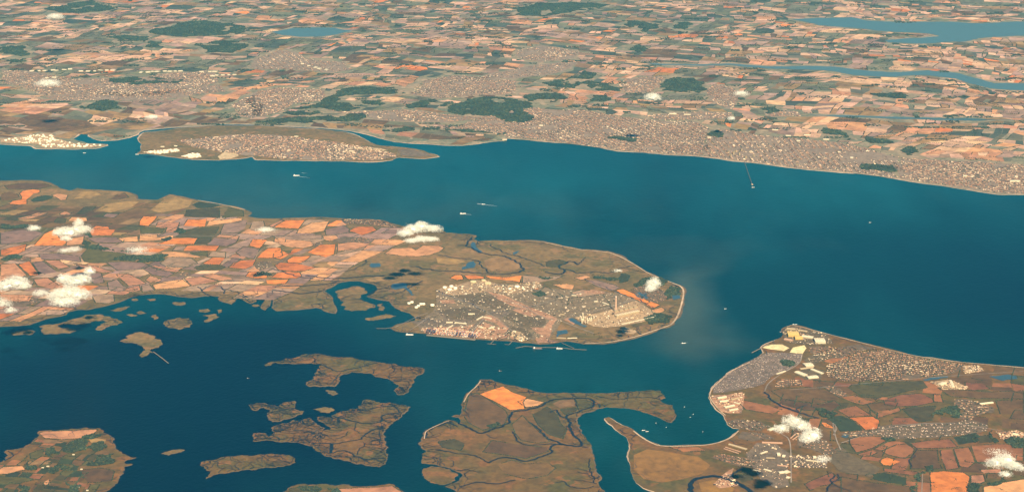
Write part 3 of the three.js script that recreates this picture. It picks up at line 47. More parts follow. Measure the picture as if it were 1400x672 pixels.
const YARDS = {"P":[["w",[-1175,2626,-698,2059,58,2174,518,2326,1145,2514,1654,2626,1914,2991,1439,3488,986,3765,741,3935,548,4850,0,4787,-635,4723,-1336,4465,-1409,4069,-1194,3523]],["s",[930,3799,1097,3731,1358,3558,1914,2991,2012,3207,2197,3696,1956,4002,1618,4203,1345,4269,1187,4203]],["a",[-1191,2514,-1095,2326,-867,2212,-641,1982,-409,1943,-115,2288,57,2439,0,2663,-343,2514,-683,2663,-966,2736,-1071,2663]],["a",[-275,2439,0,2212,407,2020,485,2288,252,2514,0,2663]],["p",[-401,2514,-114,2736,135,3099,677,3867,594,4169,506,4850,367,4976,403,4659,566,3935,56,3313,-226,2919]],["p",[-1344,4302,-1079,4203,-648,4169,-435,4002,-107,4335,0,4659,-211,4787,-635,4723,-1063,4595,-1281,4498]],["g",[-1521,4002,-1256,3867,-652,4002,-647,4203,-1291,4269]],["s",[-32,4595,21,4400,128,4465,232,4818,126,4882]],["p",[339,4723,528,4787,684,4882,577,4944,367,4944]],["k",[-909,2736,-454,2773,-113,2919,0,3313,-222,3453,-675,3027]],["k",[0,3453,439,3731,522,4002,375,4400,108,4203,-109,3799]],["k",[-1107,3488,-668,3313,-386,3593,-490,3935,-983,3867]],["p",[-1128,2955,-902,2955,-852,3135,-1064,3135]],["p",[280,4269,517,4269,447,4595,352,4530]],["p",[1099,2514,1285,2439,1463,2551,1435,2663,1140,2626]],["p",[-527,3731,-308,3696,-130,4036,43,4465,127,4787,0,4787,-107,4400,-260,4036,-436,3901]],["g",[-643,4400,-437,3867,-392,3935,-576,4498]],["g",[-1103,3593,-976,3418,-547,3799,-565,4002,-980,3935]],["k",[-799,2588,-513,2626,-113,2883,-67,3099,-564,2919]],["p",[0,3453,134,3313,384,3696,306,3799]],["g",[-397,3558,-111,3453,0,3593,-175,3867]],["k",[-107,4530,0,4203,236,4335,296,4723,53,4723]],["p",[763,3901,832,3799,978,4002,908,4136]],["s",[1591,4302,1681,4236,1840,4433,1767,4562,1620,4530]]],"H":[["m",[2700,6677,2955,6172,3198,5825,3499,5468,3619,5346,4105,5407,3984,5795,3764,6115,3536,6314,3398,6594,3233,6731,2923,6867,2671,6948]],["y",[3554,5131,3718,5007,3875,5007,3956,5162,3855,5285,3640,5193]],["y",[3929,5346,4013,5131,4184,5038,4196,5162,4105,5407]],["k",[3963,4400,4153,4203,4578,4562,4613,4976,4288,5038,3941,4913]],["p",[2623,7029,2859,7002,3066,6894,3082,7002,2963,7653,2784,7653,2698,7577,2640,7319]],["g",[3033,8627,3256,8650,3389,8972,3244,9948,3065,10010,2931,9738,2886,9416,2854,8972]],["g",[3383,9017,3687,9062,3808,9241,3761,9416,3367,9416]],["s",[5653,6511,5950,6427,6123,6731,6054,6813,5761,6813]],["k",[3897,6229,4111,5825,4296,6115,4180,6455,3966,6427]],["k",[4199,5468,4570,5224,4745,5407,4395,5647,4133,5883,4079,5707]],["p",[6101,8319,6357,8223,6423,8319,6370,8509,6176,8556,6079,8509]],["k",[4054,8743,4139,9017,4416,9416,4236,9675,3916,9525,3842,9196,3944,8858]],["p",[2650,9416,2598,9632,2649,9927,2426,10010,2354,9886]],["s",[6239,5883,6482,5883,6492,6086,6203,6201]]],"L":[["s",[-7664,-6853,-7368,-7049,-6967,-7181,-6874,-6918,-7294,-6658]],["s",[-6779,-6466,-6610,-6788,-6448,-6723,-6334,-6402,-6522,-6276]],["t",[-6031,-6466,-5956,-6853,-5714,-6853,-5606,-6530,-5733,-6276,-5946,-6213]],["t",[-3212,-7314,-2744,-7181,-2578,-6983,-2877,-6918,-3354,-7181]],["g",[-2389,-7115,-2131,-7115,-1732,-6723,-1646,-6466,-2095,-6466,-2282,-6594]]],"M":[["s",[-10912,-8061,-10637,-8200,-10118,-8623,-9960,-8623,-9727,-8061,-9257,-7650,-8518,-7448,-8857,-7247,-9773,-7247,-10011,-7582,-10491,-7650,-10818,-7718]]]};
const SEAWALLS = {"P":[[26,[-4869,-2315,-5400,-2725,-5849,-2987]],[26,[563,-199,869,44,1171,262,1597,370,1735,541,1879,794,2037,1146,2188,1550,2303,1748,2606,2174,2676,2288,2693,2551,2605,3135,2491,3731,2383,4086,2298,4203,2088,4400,1746,4723,1365,4944,1049,4960]],[14,[-125,-266,188,-311,563,-222]]],"H":[[18,[4051,4236,4163,4136,4535,4498,4992,4913,5654,5498,6119,5707,6548,5825,7066,5971,7821,6144]],[16,[3307,5766,3133,5942,2951,6201,2820,6483,2697,6704,2635,6921,2613,7082,2636,7267,2678,7500,2747,7729]],[22,[1528,8247,1622,8474,1720,8638,1828,8755,2207,8743,2482,8697,2733,8486,2853,8247]]],"C":[[14,[-425,6483,-471,6677,-583,6948,-633,7267]],[12,[-1092,8509,-1092,8319,-1069,8223,-875,7978,-803,7917]]],"M":[[30,[0,-8061,1005,-7752,2203,-7049,3750,-6562,4663,-6056,5557,-5593,6645,-5142,7547,-4615,8643,-3851,9240,-3468,9646,-3441,10658,-3146]]]};
const ROADS = {"P":[[12,[-1140,2626,-847,2919,-558,3242,-353,3593,-108,4136,43,4530]],[10,[-353,3593,0,3418,391,3207]],[12,[-636,4659,-518,4203,-405,3799]],[9,[58,2212,285,2588,619,3027,997,3453]],[9,[391,3207,793,2810,1143,2551]],[10,[931,3765,1330,3453,1897,2919]],[9,[1207,4236,1616,4236,2134,3799]],[9,[1580,2514,1811,2846,2065,3242]],[8,[-1293,4236,-866,4103,-488,4069]],[8,[-1339,4400,-638,4595,-106,4723]],[14,[687,3901,438,3799,167,3242,-113,2955]],[16,[687,3901,917,4203,1194,4530]],[12,[-1713,4236,-1565,4002,-1404,3731,-1268,3593]],[12,[-1499,4400,-1355,4069,-1229,3731]],[10,[-8514,689,-8060,562,-7768,262,-7736,88]],[9,[-6466,-629,-5832,-629,-5064,-583,-4476,-447,-3804,-629]],[9,[-7771,981,-7470,1228,-7173,1470]],[10,[-8776,-266,-8217,-44,-8166,-1093]],[10,[-4743,689,-4561,689,-4271,1023,-4267,434,-4191,88]]],"H":[[14,[4090,5437,4000,5825,3706,6172,3451,6566,3371,6867]],[10,[3711,6813,4164,6731,4575,6622,5250,6455,5983,6286,7027,6115]],[14,[4025,8391,4112,8150,4090,7904,4032,8509,4034,8858]],[12,[4070,8650,4441,8367,4810,8126,5207,8003,5585,7978,5961,8150,6409,8367,6902,8556]],[10,[4891,9525,4670,10455]],[14,[3244,8077,3388,8367,3458,8509,3407,8972,3277,9844]]]};
const CLOUDS = [[1,"bright puffy cloud over the orange field by the north shore",[[-6890,2959,103,63],[-6779,2959,115,75],[-6675,2877,104,69],[-6726,2464,58,70],[-6582,2796,104,58],[-6725,3279,68,34]]],[0.6,"small pink-white cloud beside the dark wood strip",[[-7355,2714,93,47]]],[0.4,"thin torn cloud near the dark green valley",[[-6589,3936,89,39],[-6478,3861,100,39]]],[0.95,"bright cloud cut by the frame above the left fields",[[-6990,5637,115,73],[-6884,5504,126,84],[-6737,5637,73,47]]],[0.95,"curled cloud with a raised wisp, upper of the pair by the bay",[[-6254,5334,105,63],[-6100,5470,115,73],[-6009,5334,105,63],[-6003,4955,64,53]]],[1,"broad flat cloud by the bay, lower of the pair",[[-6171,6094,123,72],[-6055,5998,144,87],[-5908,6030,133,77],[-6011,6348,152,41]]],[0.5,"faint small cloud left of the broad flat cloud",[[-6432,5965,93,46]]],[0.5,"pale ragged cloud over the yards at the left edge",[[-6839,6411,102,71],[-6646,6689,70,40]]],[1,"bright cumulus over the north tip of the peninsula, upper of two",[[-1637,2999,100,50],[-1514,2796,124,73],[-1412,2589,90,68],[-1235,2755,124,51]]],[0.8,"long low cloud beneath the cumulus on the peninsula",[[-1504,3397,99,33],[-1354,3319,110,44],[-1211,3319,99,33]]],[1,"round white cloud over the eastern village",[[1942,5604,76,66],[1982,5470,61,56],[1899,5769,60,40]]],[0.35,"tiny white wisp over the eastern marsh",[[1505,4920,62,21]]],[0.95,"large cream cloud over the industrial estate",[[2971,10817,74,41],[3121,10624,91,66],[3210,10732,83,50]]],[1,"round cream cloud beside the large one on the headland",[[3279,11007,82,82],[3215,11110,65,41]]],[0.4,"hazy small cloud next to the white sheds",[[3296,11672,79,40]]],[1,"bright cloud over the red fields near the right edge",[[5097,11769,88,48],[5213,11711,97,65],[5267,11827,80,32]]],[0.6,"small cloud fragment below the bright one at the right",[[5122,12055,56,28]]],[0.5,"cloud fragment cut by the right edge",[[5330,11903,56,32]]],[0.22,"thin veil of cloud over the red fields",[[5197,11475,147,16]]],[1,"single white cloud over the far plain behind the seaside town",[[2920,-7209,145,76]]],[0.7,"faint cloud over the far plain right of the white one",[[4797,-7586,131,54]]],[0.7,"tiny cloud just inland of the seaside town",[[4299,-5161,65,36]]],[0.8,"white cloud over the far left town",[[-9974,-8681,212,73]]],[0.7,"highest cloud in the far left distance",[[-12006,-17626,200,80]]],[0.8,"small flat white cloud above the far left marsh",[[-7090,-5295,110,37]]],[0.6,"little white cloud over the peninsula north fields",[[-3779,2796,125,34]]],[0.3,"thin cloud veil over the orange field beside the wood",[[-5531,3899,165,50]]]];
const TANKS = [[-1059,2364,31,22,0],[-980,2477,34,22,0],[-957,2307,31,22,0],[-891,2401,31,22,0],[-1579,3153,25,18,1],[-1537,3099,26,18,1],[-1457,3348,25,18,1],[-1427,3278,25,18,1],[-1392,3189,26,18,1],[-1353,3189,25,18,1],[-1217,3242,32,18,1],[-616,2059,48,16,2],[-383,2136,52,16,2],[-455,1982,34,16,2],[81,2326,39,20,3],[-34,2439,25,20,3]];
const SHEDS = [["docks",4089,4595,160,-0.0,180,26,"y"],["docks",4144,4755,106,-0.0,110,22,"y"],["docks",4283,4707,162,-23.2,70,18,"w"],["docks",4427,4897,147,-0.0,170,28,"w"],["docks",3989,4834,124,-30.7,60,16,"p"],["docks",4098,4351,128,-14.8,50,14,"t"],["docks",4257,4433,135,-28.9,40,12,"t"],["estate",4110,5869,120,14.1,130,12,"w"],["estate",3954,6215,179,-52.8,80,12,"w"],["estate",4188,6129,211,-54.6,50,12,"w"],["estate",4088,6350,152,16.1,90,12,"w"],["estate",3686,6172,178,39.9,24,9,"w"],["estate",4065,5992,206,20.6,40,8,"t"],["steel",2768,7122,133,23.5,40,16,"w"],["steel",2782,7253,121,12.5,40,15,"w"],["steel",2833,7436,154,30.3,40,14,"w"],["steel",2936,7168,123,32.4,22,14,"t"],["steel",2871,7551,130,23.1,30,14,"w"],["steel",2942,7319,80,-40.7,22,12,"w"],["quay",3247,9017,40,-0.0,80,14,"w"],["quay",3304,9068,36,-18.3,60,12,"w"],["quay",3671,9107,35,-0.0,60,14,"w"],["quay",3636,9213,176,-18.3,16,9,"w"],["quay",3220,8650,251,-5.3,34,10,"p"],["quay",2779,8777,254,-39.4,40,10,"t"],["quay",2711,8863,226,-41.1,16,8,"p"],["quay",2683,8909,219,-42.5,16,8,"p"],["quay",3249,9356,131,-14.5,20,8,"p"],["quay",3202,9557,67,18.6,55,10,"w"],["quay",3269,9546,52,-56.6,80,10,"w"],["quay",3263,9707,38,-34.1,50,10,"w"],["quay",3050,9492,102,-39.7,28,8,"w"],["quay",2918,9503,92,-28.0,18,8,"w"],["quay",3267,8217,95,39.7,50,12,"w"],["quay",3070,8960,105,40.2,24,9,"w"],["quay",3136,9124,105,-6.1,18,8,"t"],["quay",3510,8438,166,59.1,14,8,"p"],["quay",3535,8486,170,56.3,14,8,"p"],["hall",6209,7319,193,15.7,40,12,"w"],["yard",6305,8379,71,-19.7,50,12,"w"],["port",-610,3662,99,-0.0,35,12,"w"],["port",-927,4053,98,-0.0,30,12,"w"],["port",-758,4086,187,-20.9,22,12,"w"],["port",-910,4252,150,61.7,20,10,"w"],["port",-480,3858,175,61.0,26,12,"w"],["port",-457,4277,74,-42.2,36,12,"w"],["port",-301,4293,118,44.0,36,12,"w"],["port",-361,3833,130,-31.7,24,9,"w"],["works",714,4747,138,-6.6,24,9,"t"],["works",872,4747,139,6.6,20,8,"w"],["works",758,3679,74,-27.9,24,9,"t"],["works",965,2755,76,-28.8,26,10,"w"],["works",1287,3054,60,17.5,30,10,"w"],["works",1433,3153,136,-51.8,26,9,"w"],["marsh",5794,6608,121,43.3,70,12,"w"],["marsh",5927,6607,249,-94.4,40,10,"w"],["plain",-12215,-15706,112,16.6,106,14,"w"],["plain",-12035,-15724,67,26.9,118,14,"w"],["plain",-11882,-15738,94,-11.5,106,14,"w"],["plain",-11701,-15820,102,9.3,115,14,"w"],["plain",-11600,-15771,91,-19.9,85,14,"w"],["plain",-11421,-15870,119,-7.9,62,14,"w"],["plain",-11301,-15970,103,13.1,134,14,"w"],["plain",-10958,-15690,108,11.8,117,14,"w"],["plain",-10770,-15680,105,3.1,125,14,"w"],["plain",-10608,-15692,62,7.7,127,14,"w"],["plain",-10478,-15778,118,-14.4,83,14,"w"],["plain",-10326,-15797,84,16.6,109,14,"w"],["plain",-10160,-15783,124,-15.6,105,14,"w"],["plain",-9391,-15515,71,-7.9,137,14,"w"],["plain",-9228,-15544,113,18.0,123,14,"w"],["plain",-9121,-15618,80,-20.4,77,14,"w"],["plain",-8999,-15611,106,-20.2,127,14,"w"],["plain",-8828,-15674,96,21.4,116,14,"w"],["plain",-8687,-15653,103,-7.4,113,14,"w"],["plain",-8564,-15674,71,24.3,99,14,"w"],["plain",-8432,-15698,113,19.5,91,14,"w"],["plain",-7877,-15595,109,4.9,91,14,"w"],["plain",-7665,-15605,81,1.1,87,14,"w"],["plain",-7541,-15613,128,-8.6,105,14,"w"],["plain",-7497,-15036,116,-12.2,125,14,"w"],["plain",-7414,-15118,81,-3.9,80,14,"w"],["plain",-7267,-15149,97,2.6,68,14,"w"],["plain",-7119,-15176,62,-0.9,73,14,"w"],["plain",-6975,-15202,91,-21.5,75,14,"w"],["plain",-5444,-16692,79,16.6,87,14,"w"],["plain",-5238,-16390,69,-11.4,93,14,"w"],["plain",-5038,-16174,77,-23.5,102,14,"w"],["plain",-4933,-16013,81,-25.6,121,14,"w"],["plain",-4734,-15875,69,-23.4,93,14,"w"],["plain",-11588,-14776,89,-9.9,81,14,"w"],["plain",-11418,-14849,118,-10.5,99,14,"w"],["coast",5933,-8333,109,-7.4,70,14,"w"],["coast",6352,-8403,140,-5.8,56,14,"w"],["coast",6690,-7985,123,-6.4,67,14,"w"],["coast",6078,-7848,77,-10.3,84,14,"w"],["coast",8876,-4812,70,-9.6,72,14,"w"],["coast",9741,-4408,195,-3.3,88,14,"w"],["coast",5731,-8902,126,-6.6,50,14,"w"],["coast",-155,-7951,94,-8.4,63,14,"w"],["coast",644,-9340,82,-10.4,80,14,"w"],["coast",3644,-10555,165,-5.4,77,14,"w"],["coast",3968,-10477,148,-6.0,72,14,"w"],["coast",4219,-8158,78,-10.3,76,14,"w"],["coast",6934,-6333,59,-12.5,85,14,"w"],["coast",9863,-4754,55,-12.2,77,14,"w"],["lowisle",-4622,-8263,81,-9.9,50,12,"w"],["lowisle",-4625,-6977,64,-11.9,50,12,"w"],["lowisle",-3331,-6911,93,-8.1,50,12,"w"],["lowisle",-7047,-7374,65,-11.9,50,12,"w"],["lowisle",-7310,-7307,80,-9.6,50,12,"w"],["farm",-5615,9416,26,-0.0,18,8,"w"],["farm",-5564,9373,31,-0.0,18,8,"w"],["farm",-5141,9460,26,-0.0,18,8,"w"],["farm",-5061,9990,34,-0.0,18,8,"w"],["farm",-4932,10072,25,-0.0,18,8,"w"],["farm",-5341,9017,27,-0.0,18,8,"w"]];
const CHIMNEY = [1569,3541];
const POWER = [[1731,3687,419,32.2],[1717,3557,450,32.7],[1878,3968,613,33.3]];
const COLUMNS = [[1155,3945,8.7,34],[1183,3968,9.5,42],[1030,3934,10.0,51],[1181,3870,6.5,55],[1037,4078,10.1,68],[1063,3748,10.3,38],[1091,3866,8.6,26],[1138,3988,9.0,18],[1220,3889,7.1,47],[1085,4087,5.5,46],[1063,3969,10.3,63],[1055,3973,10.2,28],[1120,4011,9.2,41],[1174,3992,6.5,51],[1159,4004,7.6,35],[1121,4103,5.3,25]];
const TOWERS = [[4474,-6466,50],[4557,-6658,62],[4625,-6853,48],[4669,-6594,55],[4467,-6788,44],[4762,-6983,40],[4773,-6339,44],[4279,-6594,38],[5069,-6213,36],[4953,-6466,40],[5721,-5716,30],[4105,-6788,34]];
const CRANES = [[-1232,4514],[-1194,4524],[-1156,4537],[-1124,4550],[-796,4646],[-753,4662],[-614,4710],[-577,4723],[-539,4736]];
const QUAY = [-886,4703,745,-15.9];
const SHIPS = [[-4231,-4876,120,3,"white ship with a foaming wake in the wide channel off the low island"],[-526,-2725,60,0,"fast small ship drawing a long straight wake"],[-887,-2063,110,8,"pale ship standing alone off the peninsula tip"],[4615,-3962,60,10,"small vessel lying beside the pier head"],[4187,4123,75,12,"white ship moored at the headland point"],[-161,6086,45,0,"small dark launch in the narrows above the marsh"],[3243,3383,40,20,"tiny boat in the open water off the peninsula point"],[2467,4944,60,10,"small craft with a short wake below the sea wall bend"],[1658,8223,45,15,"larger white moored barge in the creek mouth beside the spit"],[1702,8259,40,15,"smaller white moored barge in the creek mouth beside the spit"],[6375,-1475,40,5,"speck-like boat in the deep blue water at the right"],[-3588,6371,35,10,"tiny pale boat in the dark water left of the marsh islands"],[-7715,-6658,70,4,"ship at the western tip of the low island"],[-8828,-6788,60,4,"tug off the refinery shore"],[-1490,4579,110,-3,"barge moored west of the container quay"],[364,5187,140,-4,"tanker lying along the oil jetty"],[676,5178,90,-4,"coaster lying along the oil jetty"],[3934,4449,50,40,"grey workboat beside the headland dock wall"]];
const WAKES = [[-4167,-4818,-3939,-4701,10],[-4156,-5100,-4035,-5053,8],[-649,-2767,-269,-2596,14],[2425,4944,2533,4913,8],[-834,-2038,-727,-1989,8]];
const YACHTS = [[2248,7423],[2290,7779],[2338,7679],[1952,8126],[1834,7978],[2400,8271]];
const PIER = [4700,-5994,4623,-4187];
const JETTIES = [[10,[-1765,4269,-1870,4312,-1999,4308],"thin jetty at the west tip of the peninsula port"],[9,[-253,4802,-304,4976],"short stub jetty right of the container quay"],[12,[-356,4976,-230,5007],"small jetty head right of the container quay"],[9,[11,4850,-42,5023,-105,5007],"bent jetty below the sand yard"],[14,[52,5162,188,5085,365,5131,677,5147,852,5209,1059,5242],"long oil jetty running along the south shore"],[9,[714,4944,794,5054,884,5178],"approach arm joining the shore to the oil jetty"],[12,[-5082,5316,-4923,5558,-4777,5795],"long slender jetty off the left marsh islet"],[16,[3389,5362,3550,5162,3690,4976],"slanting breakwater arm by the headland docks"]];
const TANKFARM = [[-11030,-7923,-10619,-8130,-10100,-8552,-9942,-8552,-9727,-8061,-9249,-7616,-8549,-7448,-8864,-7281,-9781,-7281,-10011,-7582,-10500,-7684],[-7627,-6820,-7356,-6983,-6970,-7115,-6889,-6918,-7300,-6691],[-6764,-6466,-6598,-6723,-6437,-6658,-6364,-6402,-6533,-6339]];

// ---------- helpers ----------
let seed = 12345;
const rnd = () => { seed |= 0; seed = seed + 0x6D2B79F5 | 0; let t = Math.imul(seed ^ seed >>> 15, 1 | seed); t = t + Math.imul(t ^ t >>> 7, 61 | t) ^ t; return ((t ^ t >>> 14) >>> 0) / 4294967296; };
const rr = (a, b) => a + (b - a) * rnd();
const hash = (i, j) => { let h = Math.imul(i, 374761393) + Math.imul(j, 668265263) | 0; h = Math.imul(h ^ h >>> 13, 1274126177); return ((h ^ h >>> 16) >>> 0) / 4294967296; };
const noise = (x, y) => { const i = Math.floor(x), j = Math.floor(y), u = x - i, v = y - j, a = u * u * (3 - 2 * u), b = v * v * (3 - 2 * v); return (hash(i, j) * (1 - a) + hash(i + 1, j) * a) * (1 - b) + (hash(i, j + 1) * (1 - a) + hash(i + 1, j + 1) * a) * b; };
const fbm = (x, y, o = 4) => { let s = 0, a = 0.5, n = 0; for (let k = 0; k < o; k++) { s += a * noise(x, y); n += a; x = x * 2.03 + 17.1; y = y * 2.03 + 5.3; a *= 0.5; } return s / n; };
const wrapNoise = (x, y, p) => { const i = Math.floor(x), j = Math.floor(y), u = x - i, v = y - j, a = u * u * (3 - 2 * u), b = v * v * (3 - 2 * v), m = k => ((k % p) + p) % p; return (hash(m(i), m(j)) * (1 - a) + hash(m(i + 1), m(j)) * a) * (1 - b) + (hash(m(i), m(j + 1)) * (1 - a) + hash(m(i + 1), m(j + 1)) * a) * b; };
const pairs = f => { const o = []; for (let i = 0; i < f.length; i += 2) o.push([f[i], f[i + 1]]); return o; };
const rgb = (r, g, b) => new THREE.Color().setRGB(r, g, b);
const names = {};
function numbered(n) { const k = names[n] = (names[n] ?? -1) + 1; return k ? `${n}_${String(k).padStart(3, '0')}` : n; }
function put(o, name, parent, label, category, group, kind) {
  o.name = parent === scene ? numbered(name) : name;
  if (label) o.userData.label = label;
  if (category) o.userData.category = category;
  if (group) o.userData.group = group;
  if (kind) o.userData.kind = kind;
  if (o.isMesh) { o.castShadow = true; o.receiveShadow = true; }
  parent.add(o); return o;
}
function bounds(p) { let a = 1e9, b = 1e9, c = -1e9, d = -1e9; for (const [x, z] of p) { a = Math.min(a, x); b = Math.min(b, z); c = Math.max(c, x); d = Math.max(d, z); } return [a, b, c, d]; }
function inside(p, x, z) { const q = p.bb ?? (p.bb = bounds(p)); if (x < q[0] || x > q[2] || z < q[1] || z > q[3]) return false; let c = false; for (let i = 0, j = p.length - 1; i < p.length; j = i++) { const [xi, zi] = p[i], [xj, zj] = p[j]; if ((zi > z) !== (zj > z) && x < (xj - xi) * (z - zi) / (zj - zi) + xi) c = !c; } return c; }
function area(p) { let s = 0; for (let i = 0, j = p.length - 1; i < p.length; j = i++) s += p[j][0] * p[i][1] - p[i][0] * p[j][1]; return s / 2; }
// an outline with the small irregularities of a natural edge
function rough(p, amp = 0.1, step = 70, closed = true) {
  const out = [], n = p.length;
  const sub = (a, b, d) => { const dx = b[0] - a[0], dz = b[1] - a[1], l = Math.hypot(dx, dz); if (l < step || d > 7) { out.push(a); return; } const k = rr(-amp, amp), m = [(a[0] + b[0]) / 2 - dz * k, (a[1] + b[1]) / 2 + dx * k]; sub(a, m, d + 1); sub(m, b, d + 1); };
  for (let i = 0; i < (closed ? n : n - 1); i++) sub(p[i], p[(i + 1) % n], 0);
  if (!closed) out.push(p[n - 1]);
  return out;
}
function smooth(p, k = 2, closed = false) { for (let r = 0; r < k; r++) { const o = closed ? [] : [p[0]]; for (let i = 0; i < p.length - (closed ? 0 : 1); i++) { const a = p[i], b = p[(i + 1) % p.length]; o.push([a[0] * 0.75 + b[0] * 0.25, a[1] * 0.75 + b[1] * 0.25], [a[0] * 0.25 + b[0] * 0.75, a[1] * 0.25 + b[1] * 0.75]); } if (!closed) o.push(p[p.length - 1]); p = o; } return p; }
const TILE = 4000;
function flatGeo(p, y, tile = TILE, color) {
  if (area(p) > 0) p = p.slice().reverse();
  const c = p.map(([x, z]) => new THREE.Vector2(x, -z)), f = THREE.ShapeUtils.triangulateShape(c, []);
  const n = p.length, pos = new Float32Array(n * 3), nor = new Float32Array(n * 3), uv = new Float32Array(n * 2);
  p.forEach(([x, z], i) => { pos.set([x, y, z], i * 3); nor.set([0, 1, 0], i * 3); uv.set([x / tile, -z / tile], i * 2); });
  const g = new THREE.BufferGeometry();
  g.setAttribute('position', new THREE.BufferAttribute(pos, 3)); g.setAttribute('normal', new THREE.BufferAttribute(nor, 3)); g.setAttribute('uv', new THREE.BufferAttribute(uv, 2));
  if (color) { const k = new Float32Array(n * 3); for (let i = 0; i < n; i++) k.set([color.r, color.g, color.b], i * 3); g.setAttribute('color', new THREE.BufferAttribute(k, 3)); }
  g.setIndex(f.flat()); return g;
}
// strip between the outline at y0 and the outline pushed out by w at y1
function skirtGeo(p, w, y0, y1, closed = true) {
  if (area(p) > 0) p = p.slice().reverse();
  const n = p.length, q = [];
  for (let i = 0; i < n; i++) { const a = p[(i + n - 1) % n], b = p[(i + 1) % n], dx = b[0] - a[0], dz = b[1] - a[1], l = Math.hypot(dx, dz) || 1, k = w * Math.max(0.12, 3.2 * (fbm(p[i][0] / 500, p[i][1] / 500, 3) - 0.3)); q.push([p[i][0] + dz / l * -k, p[i][1] + dx / l * k]); }
  const pos = [], uv = [], idx = [];
  for (let i = 0; i < n; i++) { pos.push(p[i][0], y0, p[i][1], q[i][0], y1, q[i][1]); uv.push(p[i][0] / TILE, -p[i][1] / TILE, q[i][0] / TILE, -q[i][1] / TILE); if (i < n - 1 || closed) { const a = 2 * i, b = 2 * ((i + 1) % n); idx.push(a, a + 1, b, b, a + 1, b + 1); } }
  const g = new THREE.BufferGeometry(); g.setAttribute('position', new THREE.Float32BufferAttribute(pos, 3)); g.setAttribute('uv', new THREE.Float32BufferAttribute(uv, 2)); g.setIndex(idx); g.computeVertexNormals(); return g;
}
function ribbonGeo(p, w, y, taper = 0) {
  const pos = [], uv = [], nor = [], idx = [], n = p.length;
  p.forEach((c, i) => { const a = p[Math.max(0, i - 1)], b = p[Math.min(n - 1, i + 1)], dx = b[0] - a[0], dz = b[1] - a[1], l = Math.hypot(dx, dz) || 1, k = w / 2 * (taper ? 1 - taper * i / (n - 1) : 1) * (0.8 + 0.4 * noise(c[0] / 90, c[1] / 90)); for (const s of [-1, 1]) { const x = c[0] - dz / l * k * s, z = c[1] + dx / l * k * s; pos.push(x, y, z); uv.push(x / TILE, -z / TILE); nor.push(0, 1, 0); } if (i < n - 1) idx.push(2 * i, 2 * i + 1, 2 * i + 2, 2 * i + 2, 2 * i + 1, 2 * i + 3); });
  const g = new THREE.BufferGeometry(); g.setAttribute('position', new THREE.Float32BufferAttribute(pos, 3)); g.setAttribute('normal', new THREE.Float32BufferAttribute(nor, 3)); g.setAttribute('uv', new THREE.Float32BufferAttribute(uv, 2)); g.setIndex(idx); return g;
}
function insetPoly(p, d) {
  const s = area(p) > 0 ? -1 : 1, n = p.length, out = [];
  for (let i = 0; i < n; i++) { const a = p[(i + n - 1) % n], b = p[i], c = p[(i + 1) % n]; let ux = b[0] - a[0], uz = b[1] - a[1], vx = c[0] - b[0], vz = c[1] - b[1]; const lu = Math.hypot(ux, uz) || 1, lv = Math.hypot(vx, vz) || 1; ux /= lu; uz /= lu; vx /= lv; vz /= lv; let nx = uz + vz, nz = -ux - vx; const l = Math.hypot(nx, nz) || 1, k = Math.min(2, 1 / Math.max(0.4, (nx * uz + nz * -ux) / l)); out.push([b[0] - nx / l * d * k * s * -1, b[1] - nz / l * d * k * s * -1]); }
  return Math.abs(area(out)) < Math.abs(area(p)) ? out : insetPoly2(p, d);
}
function insetPoly2(p, d) { const n = p.length, cx = p.reduce((s, q) => s + q[0], 0) / n, cz = p.reduce((s, q) => s + q[1], 0) / n; return p.map(([x, z]) => { const l = Math.hypot(x - cx, z - cz) || 1, k = Math.max(0.3, 1 - d / l); return [cx + (x - cx) * k, cz + (z - cz) * k]; }); }

// ---------- textures: what the surfaces are made of ----------
function tex(n, f, repeat = true, srgb = false) {
  const d = new Uint8Array(n * n * 4);
  for (let j = 0; j < n; j++) for (let i = 0; i < n; i++) { const c = f(i / n, j / n); const k = (j * n + i) * 4; for (let m = 0; m < 3; m++) d[k + m] = Math.max(0, Math.min(255, Math.round(255 * (c[m] <= 0.0031308 ? 12.92 * c[m] : 1.055 * Math.pow(c[m], 1 / 2.4) - 0.055)))); d[k + 3] = 255; }
  const t = new THREE.DataTexture(d, n, n); t.colorSpace = THREE.SRGBColorSpace; t.magFilter = t.minFilter = THREE.LinearFilter; t.wrapS = t.wrapT = repeat ? THREE.RepeatWrapping : THREE.ClampToEdgeWrapping; t.needsUpdate = true; return t;
}
const wf = (u, v, p, o) => { let s = 0, a = 0.5, n = 0; for (let k = 0; k < o; k++) { s += a * wrapNoise(u * p + 0.37 * k, v * p + 0.71 * k, p); n += a; p *= 2; a *= 0.58; } return s / n; };
const mixc = (a, b, t) => a.map((x, i) => x + (b[i] - x) * t);
const clamp = (x, a = 0, b = 1) => Math.max(a, Math.min(b, x));
// soil and stubble grain, multiplies the field colours
const grainTex = tex(1024, (u, v) => { const k = 0.6 + 0.32 * wf(u, v, 6, 6) + 0.75 * (wf(u, v, 40, 4) - 0.5) + 0.25 * (hash(Math.floor(u * 1024), Math.floor(v * 1024)) - 0.5), w = 0.04 * (wf(u + 0.3, v, 12, 3) - 0.5); return [k + w, k, k - w]; });
// salt marsh: sedge, dry grass, mud pans
function marshTex(a, b, c, m) { return tex(1024, (u, v) => { const k = clamp((wf(u, v, 5, 5) - 0.36) * 3.4), g = clamp((wf(u + 0.41, v + 0.13, 9, 5) - 0.5) * 5), mud = clamp((wf(u + 0.2, v + 0.7, 26, 4) - 0.6) * 9), f = 0.5 + 1.0 * wf(u, v, 72, 4); return mixc(mixc(mixc(a, b, k), c, g * 0.75), m, mud * 0.8).map(x => x * f); }); }

const M = {};
const std = (color, extra = {}) => new THREE.MeshStandardMaterial({ color, roughness: 0.95, ...extra });
